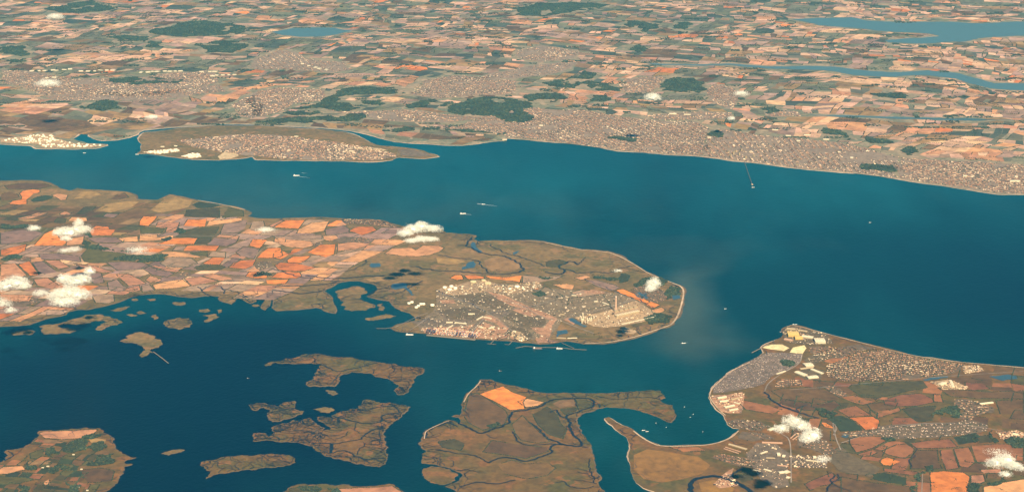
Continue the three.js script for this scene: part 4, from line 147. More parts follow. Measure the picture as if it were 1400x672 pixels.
// dry-summer palette: O ripe wheat, P stubble, M fallow, R ploughed red-brown, G pasture, D dark crop, T dry grass, B rough grazing, Y dry yellow grass
const PAL = { O: [0.61, 0.172, 0.032], P: [0.52, 0.228, 0.1], M: [0.27, 0.155, 0.1], R: [0.25, 0.088, 0.032], G: [0.076, 0.058, 0.014], D: [0.026, 0.034, 0.013], T: [0.27, 0.145, 0.05], B: [0.13, 0.062, 0.018], Y: [0.25, 0.115, 0.02], g: [0.135, 0.12, 0.062], d: [0.06, 0.07, 0.04], F: [0.58, 0.32, 0.175], A: [0.38, 0.22, 0.14] };
const fieldMats = {};
for (const k in PAL) fieldMats[k] = [0.78, 0.92, 1.04, 1.18].map((s, i) => std(rgb(PAL[k][0] * s, PAL[k][1] * s * (1 + 0.03 * (i - 1.5)), PAL[k][2] * s * (1 - 0.05 * (i - 1.5))), { map: grainTex }));
const marshWarm = std(rgb(1, 1, 1), { map: marshTex([0.15, 0.086, 0.027], [0.104, 0.065, 0.02], [0.072, 0.056, 0.014], [0.19, 0.095, 0.034]) });
const marshRed = std(rgb(1, 1, 1), { map: marshTex([0.115, 0.052, 0.01], [0.085, 0.052, 0.011], [0.05, 0.044, 0.007], [0.16, 0.062, 0.014]) });
const plainMat = std(rgb(1, 1, 1), { map: marshTex([0.15, 0.13, 0.072], [0.23, 0.16, 0.092], [0.09, 0.095, 0.055], [0.28, 0.185, 0.11]) });
const mudMat = std(rgb(0.13, 0.078, 0.04), { map: grainTex });
const sandMat = std(rgb(0.5, 0.34, 0.21), { map: grainTex });
const creekMat = std(rgb(0.006, 0.008, 0.01), { roughness: 0.5 });
const roadMat = std(rgb(0.3, 0.235, 0.18), { map: grainTex });
const yardMats = { a: std(rgb(0.34, 0.215, 0.115), { map: grainTex }), s: std(rgb(0.42, 0.265, 0.135), { map: grainTex }), p: std(rgb(0.4, 0.2, 0.105), { map: grainTex }), g: std(rgb(0.16, 0.108, 0.066), { map: grainTex }), m: std(rgb(0.16, 0.108, 0.074), { map: grainTex }), y: std(rgb(0.8, 0.62, 0.3), { map: grainTex }), w: std(rgb(0.2, 0.135, 0.072), { map: grainTex }), k: std(rgb(0.125, 0.083, 0.04), { map: grainTex }), t: std(rgb(0.55, 0.38, 0.2), { map: grainTex }) };
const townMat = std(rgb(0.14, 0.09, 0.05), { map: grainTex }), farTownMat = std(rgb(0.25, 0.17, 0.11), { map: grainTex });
const leafMat = std(rgb(1, 1, 1));
const wallCols = { w: rgb(0.8, 0.66, 0.42), y: rgb(0.78, 0.5, 0.14), p: rgb(0.6, 0.34, 0.2), t: rgb(0.55, 0.4, 0.22) };
const shedMats = {}; for (const k in wallCols) shedMats[k] = { wall: std(wallCols[k].clone().multiplyScalar(0.8), { map: grainTex }), roof: std(wallCols[k], { roughness: 0.6, map: grainTex }) };
const steel = std(rgb(0.06, 0.075, 0.12), { roughness: 0.5, metalness: 0.3 });
const concrete = std(rgb(0.26, 0.19, 0.13), { map: grainTex });

// ---------- water ----------
// turbid and clear water bodies: [x, z, rx, rz, silt, blue]
const SEA_N = 1024, SEA_W = 72000;
const silt = [[2900, 3300, 420, 1500, 0.6, 0], [3000, 4300, 900, 900, 0.14, 0], [-4500, -2300, 5000, 900, 0.22, 0], [1500, 400, 3500, 900, 0.14, 0], [-9000, -3500, 5000, 1800, 0.18, 0], [8500, 1500, 4500, 2600, -0.1, 0.3], [9000, 4000, 4000, 2500, -0.2, 0.4], [-4000, 9000, 3200, 2600, -0.2, 1], [-5200, 5600, 2500, 1400, -0.1, 0.9], [-1500, 5200, 2000, 900, 0.02, 0.1], [3500, -6000, 7000, 1500, 0, 0.1], [-3900, 9300, 700, 700, 0.12, -0.2], [1200, 7800, 1500, 1500, 0.03, -0.3], [2800, 6800, 1500, 700, 0.06, 0]];
const gauss2 = (x, z, cx, cz, rx, rz) => Math.exp(-(((x - cx) / rx) ** 2) - (((z - cz) / rz) ** 2));
const seaTex = tex(SEA_N, (u, v) => {
  const x = (u - 0.5) * SEA_W, z = -(v - 0.5) * SEA_W, wx = (fbm(x / 1900, z / 2600, 4) - 0.5) * 1800, wz = (fbm(x / 1700 + 40, z / 2300, 4) - 0.5) * 2600;
  let s = 0, b = 0.2;
  for (const [cx, cz, rx, rz, a, c] of silt) { const d = ((x + wx - cx) / rx) ** 2 + ((z + wz - cz) / rz) ** 2, e = Math.exp(-d * 0.9); s += a * e; b += c * e; }
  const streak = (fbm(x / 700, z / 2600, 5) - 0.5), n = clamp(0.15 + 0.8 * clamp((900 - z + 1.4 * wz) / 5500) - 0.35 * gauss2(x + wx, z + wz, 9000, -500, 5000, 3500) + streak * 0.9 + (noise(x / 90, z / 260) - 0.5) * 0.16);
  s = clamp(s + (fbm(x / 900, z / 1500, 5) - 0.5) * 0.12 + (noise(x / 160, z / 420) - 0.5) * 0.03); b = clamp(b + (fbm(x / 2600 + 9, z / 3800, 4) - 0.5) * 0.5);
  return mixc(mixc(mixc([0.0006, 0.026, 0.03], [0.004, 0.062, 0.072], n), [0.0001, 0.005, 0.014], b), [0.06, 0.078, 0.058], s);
}, false);
// wind waves: a short chop that breaks up the mirror
const waveTex = tex(1024, (u, v) => { const k = 0.5 * wf(u, v, 64, 3) + 0.3 * wf(u + 0.3, v, 22, 3) + 0.2 * wf(u, v + 0.6, 7, 3); return [k, k, k]; }); waveTex.colorSpace = THREE.NoColorSpace; waveTex.repeat.set(24, 24);
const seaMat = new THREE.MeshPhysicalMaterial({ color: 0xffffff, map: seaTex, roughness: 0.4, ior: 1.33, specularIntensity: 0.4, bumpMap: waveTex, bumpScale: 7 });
const pondMat = new THREE.MeshPhysicalMaterial({ color: rgb(0.04, 0.07, 0.08), roughness: 0.3, ior: 1.33 });
const riverMat = new THREE.MeshPhysicalMaterial({ color: rgb(0.07, 0.115, 0.112), roughness: 0.4, ior: 1.33, specularIntensity: 0.5 });
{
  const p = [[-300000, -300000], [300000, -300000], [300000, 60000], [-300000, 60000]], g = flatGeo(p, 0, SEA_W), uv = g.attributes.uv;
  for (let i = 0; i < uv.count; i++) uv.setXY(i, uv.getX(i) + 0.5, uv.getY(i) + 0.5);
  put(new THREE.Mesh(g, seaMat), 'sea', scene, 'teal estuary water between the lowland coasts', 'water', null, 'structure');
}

// ---------- land ----------
const Y = 3;
const lands = {};
function land(key, name, pts, mat, label, shore, shoreMat, amp = 0.1, step = 80) {
  const p = rough(pts, amp, step);
  const m = put(new THREE.Mesh(flatGeo(p, Y), mat), name, scene, label, 'land', null, 'structure');
  put(new THREE.Mesh(skirtGeo(p, shore, Y, -1.2), shoreMat), 'foreshore', m);
  lands[key] = { mesh: m, p, pts }; return m;
}
const coast = pairs(MAINCOAST), c0 = coast[0], c1 = coast[coast.length - 1];
land('M', 'mainland', [...rough(coast, 0.05, 90, false), [300000, c1[1]], [300000, -300000], [-300000, -300000], [-300000, c0[1]]], plainMat, 'wide hazy plain of fields, woods and towns beyond the estuary', 45, sandMat, 0, 1e9);
land('L', 'low_island', pairs(LOWISLE), marshWarm, 'low built-up island along the far shore of the channel', 40, sandMat, 0.06);
land('P', 'peninsula', pairs(PENINSULA), marshWarm, 'marshy peninsula with orange fields and a power station', 38, mudMat, 0.07);
land('H', 'headland', pairs(HEADLAND), marshRed, 'built-up headland with docks, town and red-brown fields', 26, sandMat, 0.05);
land('C', 'marsh_peninsula', pairs(CHETNEY), marshRed, 'creek-laced marsh with one bright orange field', 24, mudMat, 0.13, 40);
const isletLabels = { nor: 'crescent salt marsh island south of the container port', burnt: 'large creek-cut salt marsh island in the narrows', burntw: 'ragged western marsh fragment beside the large creek-cut island', corner: 'dark wooded island in the lower left corner', round: 'oval islet inside a moat-like channel', long: 'long cigar-shaped marsh islet at the bottom left', bottom: 'marsh shore cut by the bottom edge', islF: 'marsh islet with a long slender jetty', islE: 'oval marsh islet below the west shore', stokeA: 'marsh islet enclosed by the looping creek' };
let li = 0;
for (const k in ISLETS) land(k, 'marsh_island', pairs(ISLETS[k]), ['nor', 'burnt', 'burntw', 'corner', 'long', 'bottom', 'round'].includes(k) ? marshRed : marshWarm, isletLabels[k] ?? 'small bare mud and marsh islet in the west bay', k.length > 4 ? 16 : 20, mudMat, 0.2, 26);

// water lying on the land, creeks, paved ground, roads and sea walls: parts of their land
const keepOut = {};
const busy = (key, x, z) => (keepOut[key] ?? []).some(p => inside(p, x, z));
const block = (key, p) => (keepOut[key] ??= []).push(p);
for (const k in PONDS) for (const f of PONDS[k]) { const p = rough(pairs(f), 0.07, 60); block(k, p); put(new THREE.Mesh(flatGeo(p, Y + 3.2), k === 'M' ? riverMat : pondMat), k === 'M' ? 'tidal_river' : 'pond', lands[k].mesh); }
for (const k in CREEKS) for (const [w, f] of CREEKS[k]) put(new THREE.Mesh(ribbonGeo(smooth(rough(smooth(pairs(f), 1), 0.24, 46, false), 1), w * 1.6, Y + 3.4), creekMat), 'creek', lands[k].mesh);
for (const k in YARDS) for (const [c, f] of YARDS[k]) { const p = rough(pairs(f), 0.04, 80); block(k, p); put(new THREE.Mesh(flatGeo(p, Y + (c === 'w' ? 2.1 : 2.4 + rnd() * 0.5), 1500), yardMats[c]), 'yard', lands[k].mesh); }
for (const k in ROADS) for (const [w, f] of ROADS[k]) put(new THREE.Mesh(ribbonGeo(smooth(pairs(f)), w, Y + 4.2), roadMat), 'road', lands[k].mesh);
for (const k in SEAWALLS) for (const [w, f] of SEAWALLS[k]) put(new THREE.Mesh(ribbonGeo(smooth(pairs(f)), w, Y + 4), sandMat), 'sea_wall', lands[k].mesh);
// small tidal runnels too many to count on each marsh
for (const k of ['nor', 'burnt', 'burntw', 'long', 'C', 'P', 'corner', 'islE', 'stokeA', 'd2', 'H']) {
  const L = lands[k], gs = [], n = { C: 320, P: 420, burnt: 420, nor: 220, burntw: 90, long: 60, H: 90, corner: 40 }[k] ?? 24, q = k === 'P' ? pairs(PENINSULA) : L.p;
  for (let t = 0; t < n; t++) {
    const [sx, sz] = q[Math.floor(rnd() * q.length)]; let a = rr(0, 6.283), x = sx, z = sz; const path = []; const len = k === 'P' ? 22 : 14;
    for (let s = 0; s < len; s++) { a += rr(-0.75, 0.75); x += Math.cos(a) * 26; z += Math.sin(a) * 26; if (!inside(L.p, x, z) || (k === 'P' && x < -4200 && z < 2500)) { if (s < 2) { a += 2.2; continue; } break; } path.push([x, z]); }
    if (path.length > 4) gs.push(ribbonGeo(smooth(path, 1), rr(7, 14), Y + 3.1, 0.75));
  }
  if (gs.length) put(new THREE.Mesh(mergeGeometries(gs), creekMat), 'runnels', L.mesh, null, null, null, 'stuff');
}

// ---------- fields ----------
const towns = []; for (const k in TOWNS) for (const [a, s, d, f] of TOWNS[k]) { const p = pairs(f); towns.push([k, a, s, d, p]); block(k, p); }
const village = pairs(VILLAGE); block('H', village);
const woods = []; for (const k in WOODS) for (const f of WOODS[k]) { const p = rough(pairs(f), 0.22, 60); woods.push([k, p]); block(k, p); }
const hedges = [];
for (const k in FIELDS) for (const [c, f] of FIELDS[k]) {
  const raw = pairs(f), p = rough(insetPoly(raw, 4), 0.008, 160); block(k, raw);
  put(new THREE.Mesh(flatGeo(p, Y + 1.8 + rnd() * 0.5, 3200), fieldMats[c][Math.floor(rnd() * 4)]), 'field', lands[k].mesh);
  if (c !== 'Y' && c !== 'T' && k !== 'M') hedges.push([raw, 0.5, 1]);
}
// parcels between: a warped grid of plots, each split into strips
function mosaic(key, region, w, d, ang, warp, pick, gap, hedgeShare, size, skip = 0, strict = false, jit = 0.3, shear = 0) {
  const blocks = {}, [a, b, c, e] = bounds(region), out = [], ca = Math.cos(ang), sa = Math.sin(ang), mx = (a + c) / 2, mz = (b + e) / 2, R = Math.hypot(c - a, e - b) / 2, ni = Math.ceil(R / w), nj = Math.ceil(R / d), L = lands[key].p;
  const vert = (i, j) => { const u = i * w - shear * j * d + (hash(i * 7 + 3, j * 13 + 1) - 0.5) * w * jit, v = j * d + (hash(i * 11 + 5, j * 3 + 9) - 0.5) * d * jit; let x = mx + u * ca - v * sa, z = mz + u * sa + v * ca; x += (fbm(x / 3300 + 3, z / 3300, 3) - 0.5) * warp; z += (fbm(x / 3300 + 71, z / 3300 + 8, 3) - 0.5) * warp; return [x, z]; };
  for (let i = -ni; i < ni; i++) for (let j = -nj; j < nj; j++) {
    const q = [vert(i, j), vert(i + 1, j), vert(i + 1, j + 1), vert(i, j + 1)], cx = (q[0][0] + q[2][0]) / 2, cz = (q[0][1] + q[2][1]) / 2;
    if (!inside(region, cx, cz) || q.some(([x, z]) => !inside(L, x, z))) continue;
    const lerp = (m, n, t) => [m[0] + (n[0] - m[0]) * t, m[1] + (n[1] - m[1]) * t], h = hash(i * 31 + 7, j * 17 + 2);
    let list = [q];
    if (h < 0.34) { const t = 0.3 + h; list = [[q[0], lerp(q[0], q[1], t), lerp(q[3], q[2], t), q[3]], [lerp(q[0], q[1], t), q[1], q[2], lerp(q[3], q[2], t)]]; }
    else if (h < 0.62) { const t = h; list = [[q[0], q[1], lerp(q[1], q[2], t), lerp(q[0], q[3], t)], [lerp(q[0], q[3], t), lerp(q[1], q[2], t), q[2], q[3]]]; }
    for (const p of list) {
      const x = p.reduce((s, m) => s + m[0], 0) / 4, z = p.reduce((s, m) => s + m[1], 0) / 4;
      if (busy(key, x, z) || (strict && p.some(m => busy(key, m[0] * 0.8 + x * 0.2, m[1] * 0.8 + z * 0.2))) || rnd() < skip) continue;
      const hh = hash(i * 5 + list.indexOf(p), j * 9 + 4), same = size > 1 && hash(i >> 1, (j >> 1) + 77) < 0.4; out.push([insetPoly(p, gap), same ? (blocks[(i >> 1) + '_' + (j >> 1)] ??= pick(x, z, hh)) : pick(x, z, hh), x, z]);
      if (rnd() < hedgeShare && !(size > 1 && x < -1500 && z > -11600)) hedges.push([p, 0.3, size]);
    }
  }
  return out;
}
function layFields(key, list, most) {
  const dist = ([p, , x, z]) => Math.abs(area(p)) / Math.pow(Math.hypot(x, z - 29220, 8600), 3);
  list.sort((m, n) => dist(n) - dist(m));
  for (const [p, c] of list.slice(0, most)) put(new THREE.Mesh(flatGeo(rough(p, 0.03, 220), Y + 0.9 + rnd() * 0.4, 3200), fieldMats[c][Math.floor(rnd() * 4)]), 'field', lands[key].mesh);
  const rest = list.slice(most).map(([p, c]) => { const s = rr(0.68, 1.3); return flatGeo(p, Y + 0.9 + rnd() * 0.4, 3200, rgb(PAL[c][0] * s, PAL[c][1] * s * rr(0.95, 1.06), PAL[c][2] * s * rr(0.9, 1.15))); });
  if (rest.length) put(new THREE.Mesh(mergeGeometries(rest), std(rgb(1, 1, 1), { map: grainTex, vertexColors: true })), 'distant_fields', lands[key].mesh, null, null, null, 'stuff');
}
const zones = ZONES.map(([c, f]) => [c, rough(pairs(f), 0.12, 300)]);
const choose = t => { let r = rnd() * t.reduce((s, x) => s + x[1], 0); for (const [c, w] of t) if ((r -= w) <= 0) return c; return t[0][0]; };
const gauss = (x, z, cx, cz, rx, rz) => Math.exp(-(((x - cx) / rx) ** 2) - (((z - cz) / rz) ** 2));
// how much of the plain is ripe: more to the east, less in the wooded west and in the river valley
const ripe = (x, z) => clamp(0.42 + 0.25 * gauss(x, z, 7500, -8000, 5000, 4500) + 0.12 * gauss(x, z, 12000, -17000, 5000, 6000) - 0.25 * gauss(x, z, 2500, -18000, 4500, 1500) - 0.22 * gauss(x, z, 3000, -26000, 5000, 2500) - 0.2 * gauss(x, z, -8000, -20000, 5000, 3000) - 0.3 * gauss(x, z, -5000, -9500, 9000, 1500) + 1.1 * (fbm(x / 2300, z / 2300, 3) - 0.5), 0.05, 0.95);
layFields('M', mosaic('M', [[-24000, -40000], [24000, -40000], [24000, -3500], [-24000, -3500]], 320, 330, 0.35, 1900, (x, z, h) => { const r = ripe(x, z), zn = zones.find(([, p]) => inside(p, x, z)); if (zn && h < 0.9) return h < 0.5 ? (zn[0] === 'O' ? 'P' : zn[0]) : 'OP'.includes(zn[0]) ? 'FPFA'[Math.floor(h * 40) % 4] : zn[0] === 'F' ? 'FPAT'[Math.floor(h * 40) % 4] : 'BTAg'[Math.floor(h * 40) % 4]; if (x < -1500 && z > -11600 + 600 * noise(x / 900, z / 900)) return choose([['T', 0.5], ['B', 0.9], ['A', 0.4], ['g', 0.5]]); return choose([['O', r * 0.08], ['P', r * 0.3], ['F', r * 1], ['A', 0.4], ['M', 0.12], ['T', 0.25], ['g', (1 - r) * 1.1], ['B', (1 - r) * 0.3], ['d', (1 - r) * 0.4]]); }, 3, 0.42, 2.3, 0.05, true, 0.5), 290);
layFields('P', mosaic('P', [[-9500, -2700], [-2200, -2700], [-1900, -300], [-3300, 2400], [-3900, 3000], [-5200, 4100], [-9500, 5300]], 330, 360, 0.12, 350, (x, z) => choose(z < (x > -6300 ? -2000 : -700) ? [['B', 1], ['G', 0.3], ['T', 0.25]] : [['P', 0.5], ['F', 0.2], ['M', 0.8], ['A', 0.45], ['O', 0.16]]), 3, 0.5, 1, 0, false, 0.16, 0.35), 170);
layFields('H', mosaic('H', [[3300, 5600], [9000, 5600], [9000, 12000], [4000, 12000]], 290, 330, 0.3, 400, () => choose([['B', 0.9], ['R', 0.4], ['G', 0.25], ['D', 0.08]]), 5, 0.6, 1, 0.1), 150);
layFields('corner', mosaic('corner', [[-7000, 8300], [-4700, 8300], [-4700, 11000], [-7000, 11000]], 150, 160, 0.2, 200, () => choose([['B', 0.6], ['G', 0.4], ['D', 0.5], ['R', 0.25]]), 7, 1, 1, 0.1), 80);

// ---------- trees ----------
const crownGeo = (() => { const g = new THREE.IcosahedronGeometry(1, 2), p = g.attributes.position; for (let i = 0; i < p.count; i++) { const x = p.getX(i), y = p.getY(i), z = p.getZ(i), k = 0.78 + 0.5 * noise(x * 2.3 + 9 + z, y * 2.3 + 4 - z * 1.7); p.setXYZ(i, x * k, Math.max(-0.35, y * k), z * k); } g.computeVertexNormals(); return g; })();
const leafCols = [[0.014, 0.026, 0.013], [0.024, 0.036, 0.015], [0.009, 0.019, 0.011], [0.04, 0.045, 0.017], [0.017, 0.029, 0.02]].map(c => rgb(...c));
function scatter(name, label, list, group) {
  if (!list.length) return;
  const m = new THREE.InstancedMesh(crownGeo, leafMat, list.length), t = new THREE.Object3D(), c = new THREE.Color();
  list.forEach(([x, z, r, h], i) => { t.position.set(x, Y + h * 0.45, z); t.rotation.set(0, rr(0, 6.28), 0); t.scale.set(r * rr(0.85, 1.2), h * 0.62, r * rr(0.85, 1.2)); t.updateMatrix(); m.setMatrixAt(i, t.matrix); m.setColorAt(i, c.copy(leafCols[Math.floor(rnd() * 5)]).multiplyScalar(rr(0.6, 1.5) * (0.7 + 0.7 * noise(x / 170, z / 170)))); });
  put(m, name, scene, label, 'trees', group, 'stuff');
}
const woodNames = { M: 'dark wood on the far plain', P: 'dark wood among the peninsula fields', H: 'dark tree belt on the headland', corner: 'dark trees on the corner island', bottom: 'trees on the shore at the bottom edge', C: 'scrub on the creek-laced marsh' };
for (const [k, p] of woods) {
  const [a, b, c, d] = bounds(p), s = k === 'M' ? 30 : k === 'P' ? 17 : 14, list = [];
  for (let x = a; x < c; x += s) for (let z = b; z < d; z += s) { const u = x + rr(-0.5, 0.5) * s, v = z + rr(-0.5, 0.5) * s; if (inside(p, u, v) && fbm(u / (k === 'M' ? 330 : 90), v / (k === 'M' ? 520 : 120), 3) > (k === 'M' ? 0.34 : 0.26)) list.push([u, v, s * rr(0.5, 1), rr(5, 18) * (k === 'M' ? 1.3 : 1)]); }
  scatter('woodland', woodNames[k], list, 'woods');
}
{ const near = [], far = [];
  for (const [p, share, size] of hedges) for (let i = 0; i < p.length; i++) {
    if (rnd() > share * 2) continue;
    const a = p[i], b = p[(i + 1) % p.length], l = Math.hypot(b[0] - a[0], b[1] - a[1]), s = size > 1 ? 34 : 13, n = Math.floor(l / s), th = rr(0.1, 0.5);
    for (let k = 0; k < n; k++) { const t = (k + rnd()) / n, x = a[0] + (b[0] - a[0]) * t + rr(-3, 3), z = a[1] + (b[1] - a[1]) * t + rr(-3, 3); if (noise(x / 140, z / 140) < th) continue; (size > 1 ? far : near).push([x, z, size > 1 ? rr(7, 15) : rr(5, 9), size > 1 ? rr(6, 12) : rr(4, 8)]); }
  }
  scatter('hedgerow_trees', 'hedge lines between the fields of peninsula, marsh and headland', near);
  scatter('hedgerow_trees', 'hedge lines and copses across the far plain', far);
  const copse = []; for (let k = 0; k < 900; k++) { const x = rr(-19000, 19000), z = rr(-32000, -8000); if (!inside(lands.M.p, x, z) || busy('M', x, z)) continue; const n = Math.floor(rr(5, 60)), w = rr(40, 330), h = rr(40, 150); for (let i = 0; i < n; i++) copse.push([x + rr(-w, w), z + rr(-h, h), rr(14, 26), rr(9, 15)]); }
  scatter('copses', 'scattered dark copses dotted over the far plain', copse);
  const scrub = []; for (let k = 0; k < 900; k++) { const key = k % 3 ? 'P' : 'H', x = key === 'P' ? rr(-2500, 2800) : rr(3500, 6500), z = key === 'P' ? rr(1200, 5600) : rr(5500, 10500); if (inside(lands[key].p, x, z) && noise(x / 240, z / 240) > 0.56) for (let i = 0; i < 6; i++) scrub.push([x + rr(-30, 30), z + rr(-30, 30), rr(4, 8), rr(3, 6)]); }
  scatter('scrub', 'low bushes scattered over the works and rough ground', scrub); }

// ---------- houses ----------
const gable = (() => { const v = [[-0.5, 0, 0.5], [0.5, 0, 0.5], [0.5, 0, -0.5], [-0.5, 0, -0.5], [-0.5, 1, 0.5], [0.5, 1, 0.5], [0.5, 1, -0.5], [-0.5, 1, -0.5], [-0.5, 1.62, 0], [0.5, 1.62, 0]], f = [[0, 1, 5], [0, 5, 4], [1, 2, 6], [1, 6, 5], [2, 3, 7], [2, 7, 6], [3, 0, 4], [3, 4, 7], [4, 8, 7], [5, 6, 9], [4, 5, 9], [4, 9, 8], [6, 7, 8], [6, 8, 9]]; const g = new THREE.BufferGeometry(); g.setAttribute('position', new THREE.Float32BufferAttribute(f.flat().flatMap(i => v[i]), 3)); g.setAttribute('uv', new THREE.Float32BufferAttribute(f.flat().flatMap(i => [v[i][0], v[i][1]]), 2)); g.computeVertexNormals(); g.addGroup(0, 30, 0); g.addGroup(30, 12, 1); return g; })();
const houseWall = std(rgb(0.52, 0.4, 0.3)), houseRoof = std(rgb(1, 0.92, 0.84));
const roofCols = [[0.34, 0.17, 0.1], [0.5, 0.31, 0.19], [0.17, 0.1, 0.075], [0.66, 0.47, 0.31], [0.38, 0.21, 0.13], [0.12, 0.085, 0.07], [0.85, 0.7, 0.5]].map(c => rgb(...c));
function streets(p, ang, row, dens, step, each, wob = 30) {
  const [a, b, c, d] = bounds(p), cx = (a + c) / 2, cz = (b + d) / 2, R = Math.hypot(c - a, d - b) / 2, t = THREE.MathUtils.degToRad(ang);
  for (let v = -R, n = 0; v < R; v += n++ % 2 ? row * 0.55 : row * 1.45) for (let u = -R; u < R; u += step) {
    const bend = (noise(u / 700 + cx, v / 700) - 0.5) * 0.5, ta = t + bend, x = cx + u * Math.cos(t) - v * Math.sin(t) + (noise(u / 400, v / 400 + 5) - 0.5) * wob, z = cz + u * Math.sin(t) + v * Math.cos(t) + (noise(u / 400 + 8, v / 400) - 0.5) * wob;
    if (((u % 210) + 210) % 210 < 24 || !inside(p, x, z) || rnd() > dens || fbm(x / 420 + 3, z / 420, 3) < 0.36 - 0.12 * (dens - 0.5)) continue;
    each(x, z, -ta);
  }
}
const townLabels = { M: 'dense rows of houses in a town on the far shore', L: 'dense rows of houses on the low island', P: 'clustered houses of a peninsula village', H: 'packed terraced houses on the headland' };
for (const [k, ang, row, dens, p] of towns) {
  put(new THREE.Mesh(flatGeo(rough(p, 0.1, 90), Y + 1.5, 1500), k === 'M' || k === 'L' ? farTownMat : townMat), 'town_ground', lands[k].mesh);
  const spots = [], trees = [], far = k === 'M' || k === 'L';
  streets(p, ang, row, dens, far ? 30 : 15, (x, z, a) => { if (woods.some(([, q]) => inside(q, x, z))) return; rnd() < (far ? 0.26 : 0.3) ? trees.push([x, z, far ? rr(8, 16) : rr(5, 10), rr(5, 10)]) : spots.push([x, z, a]); });
  const m = new THREE.InstancedMesh(gable, [houseWall, houseRoof], Math.max(1, spots.length)), t = new THREE.Object3D(), c = new THREE.Color();
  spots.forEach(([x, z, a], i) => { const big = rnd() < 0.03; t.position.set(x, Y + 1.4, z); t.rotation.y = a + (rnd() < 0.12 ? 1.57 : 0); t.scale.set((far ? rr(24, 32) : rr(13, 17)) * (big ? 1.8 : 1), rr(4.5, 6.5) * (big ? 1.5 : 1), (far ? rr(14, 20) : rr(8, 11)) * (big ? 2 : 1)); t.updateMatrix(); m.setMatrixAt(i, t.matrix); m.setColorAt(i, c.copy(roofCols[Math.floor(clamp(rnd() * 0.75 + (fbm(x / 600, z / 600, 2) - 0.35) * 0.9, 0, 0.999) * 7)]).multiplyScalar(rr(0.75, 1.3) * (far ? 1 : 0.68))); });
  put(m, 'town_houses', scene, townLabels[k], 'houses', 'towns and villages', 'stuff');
  scatter('garden_trees', 'garden trees between the houses', trees, 'town trees');
}
// the ribbon village on the headland, house by house
{ put(new THREE.Mesh(flatGeo(rough(village, 0.06, 90), Y + 1.5, 1500), townMat), 'town_ground', lands.H.mesh);
  const spots = [], trees = []; streets(village, -8, 46, 0.5, 21, (x, z, a) => (rnd() < 0.4 ? trees.push([x, z, rr(5, 8), rr(6, 9)]) : spots.push([x, z, a])));
  while (spots.length > 300) spots.splice(Math.floor(rnd() * spots.length), 1);
  const mats = roofCols.map(c => std(c.clone().multiplyScalar(0.75)));
  spots.forEach(([x, z, a]) => { const h = new THREE.Mesh(gable, [houseWall, mats[Math.floor(rnd() * 7)]]); h.position.set(x, Y + 1.5, z); h.rotation.y = a + rr(-0.4, 0.4) + (rnd() < 0.25 ? 1.57 : 0); h.scale.set(rr(10, 16), rr(4.5, 6), rr(8, 10)); put(h, 'house', scene, 'small gabled house in the ribbon village above the red fields', 'house', 'houses of the ribbon village'); });
  scatter('garden_trees', 'garden trees of the ribbon village', trees, 'town trees'); }

// ---------- works, docks and port ----------
const box = (w, h, d, x = 0, y = 0, z = 0) => new THREE.BoxGeometry(w, h, d).translate(x, y + h / 2, z);
function thing(name, label, category, x, y, z, turn = 0, group) { const o = new THREE.Group(); o.position.set(x, y, z); o.rotation.y = turn; return put(o, name, scene, label, category, group); }
const part = (o, name, g, m) => put(new THREE.Mesh(g, m), name, o);
// which one of its row a thing is, counted from the left as seen over the estuary
const ORD = ['first', 'second', 'third', 'fourth', 'fifth', 'sixth', 'seventh', 'eighth', 'ninth', 'tenth', 'eleventh', 'twelfth', 'thirteenth', 'fourteenth', 'fifteenth', 'sixteenth', 'seventeenth', 'eighteenth', 'nineteenth', 'twentieth'];
const nth = (x, z, list) => `${ORD[list.filter(([a, b]) => a / (29220 - b) < x / (29220 - z) - 1e-9).length]} from the left`;
const tankWall = std(rgb(0.78, 0.66, 0.46), { roughness: 0.7 }), tankRoof = std(rgb(0.86, 0.75, 0.54), { roughness: 0.7 }), tankOchre = std(rgb(0.56, 0.44, 0.22), { roughness: 0.8 });
const tankTexts = [['white storage tank in the cluster of four beside the northern works', 'northern cluster of four tanks'], ['white storage tank in the group by the creek mouth', 'tanks by the creek mouth'], ['wide ochre tank on the sand-coloured works ground', 'ochre tanks'], ['cream tank at the eastern end of the northern works', 'eastern tanks']];
function tank(x, z, r, h, label, group, ochre) {
  const o = thing('storage_tank', label, 'tank', x, Y + 2.9, z, 0, group);
  part(o, 'shell', new THREE.CylinderGeometry(r, r, h, 28, 1, true).translate(0, h / 2, 0), ochre ? tankOchre : tankWall);
  part(o, 'roof', new THREE.ConeGeometry(r * 1.01, h * 0.16, 28).translate(0, h * 1.08, 0), ochre ? tankOchre : tankRoof);
}
for (const [x, z, r, h, g] of TANKS) tank(x, z, r, h, `${tankTexts[g][0]}, ${nth(x, z, TANKS.filter(t => t[4] === g))}`, tankTexts[g][1], g === 2);
TANKFARM.forEach((f, i) => { const p = pairs(f), [a, b, c, d] = bounds(p), done = [], n = [64, 16, 12][i]; let guard = 0;
  while (done.length < n && guard++ < 4000) { const x = rr(a, c), z = rr(b, d), r = rr(15, 33); if (inside(p, x, z) && done.every(q => Math.hypot(q[0] - x, q[1] - z) > q[2] + r + 10)) { done.push([x, z, r]); tank(x, z, r, rr(14, 22), ['pale tank in the refinery tank farm on the far left shore', 'pale tank at the west tip of the low island', 'pale tank beside the southern shore of the low island'][i], ['refinery tank farm', 'west tip tank farm', 'south shore tank farm'][i]); } } });
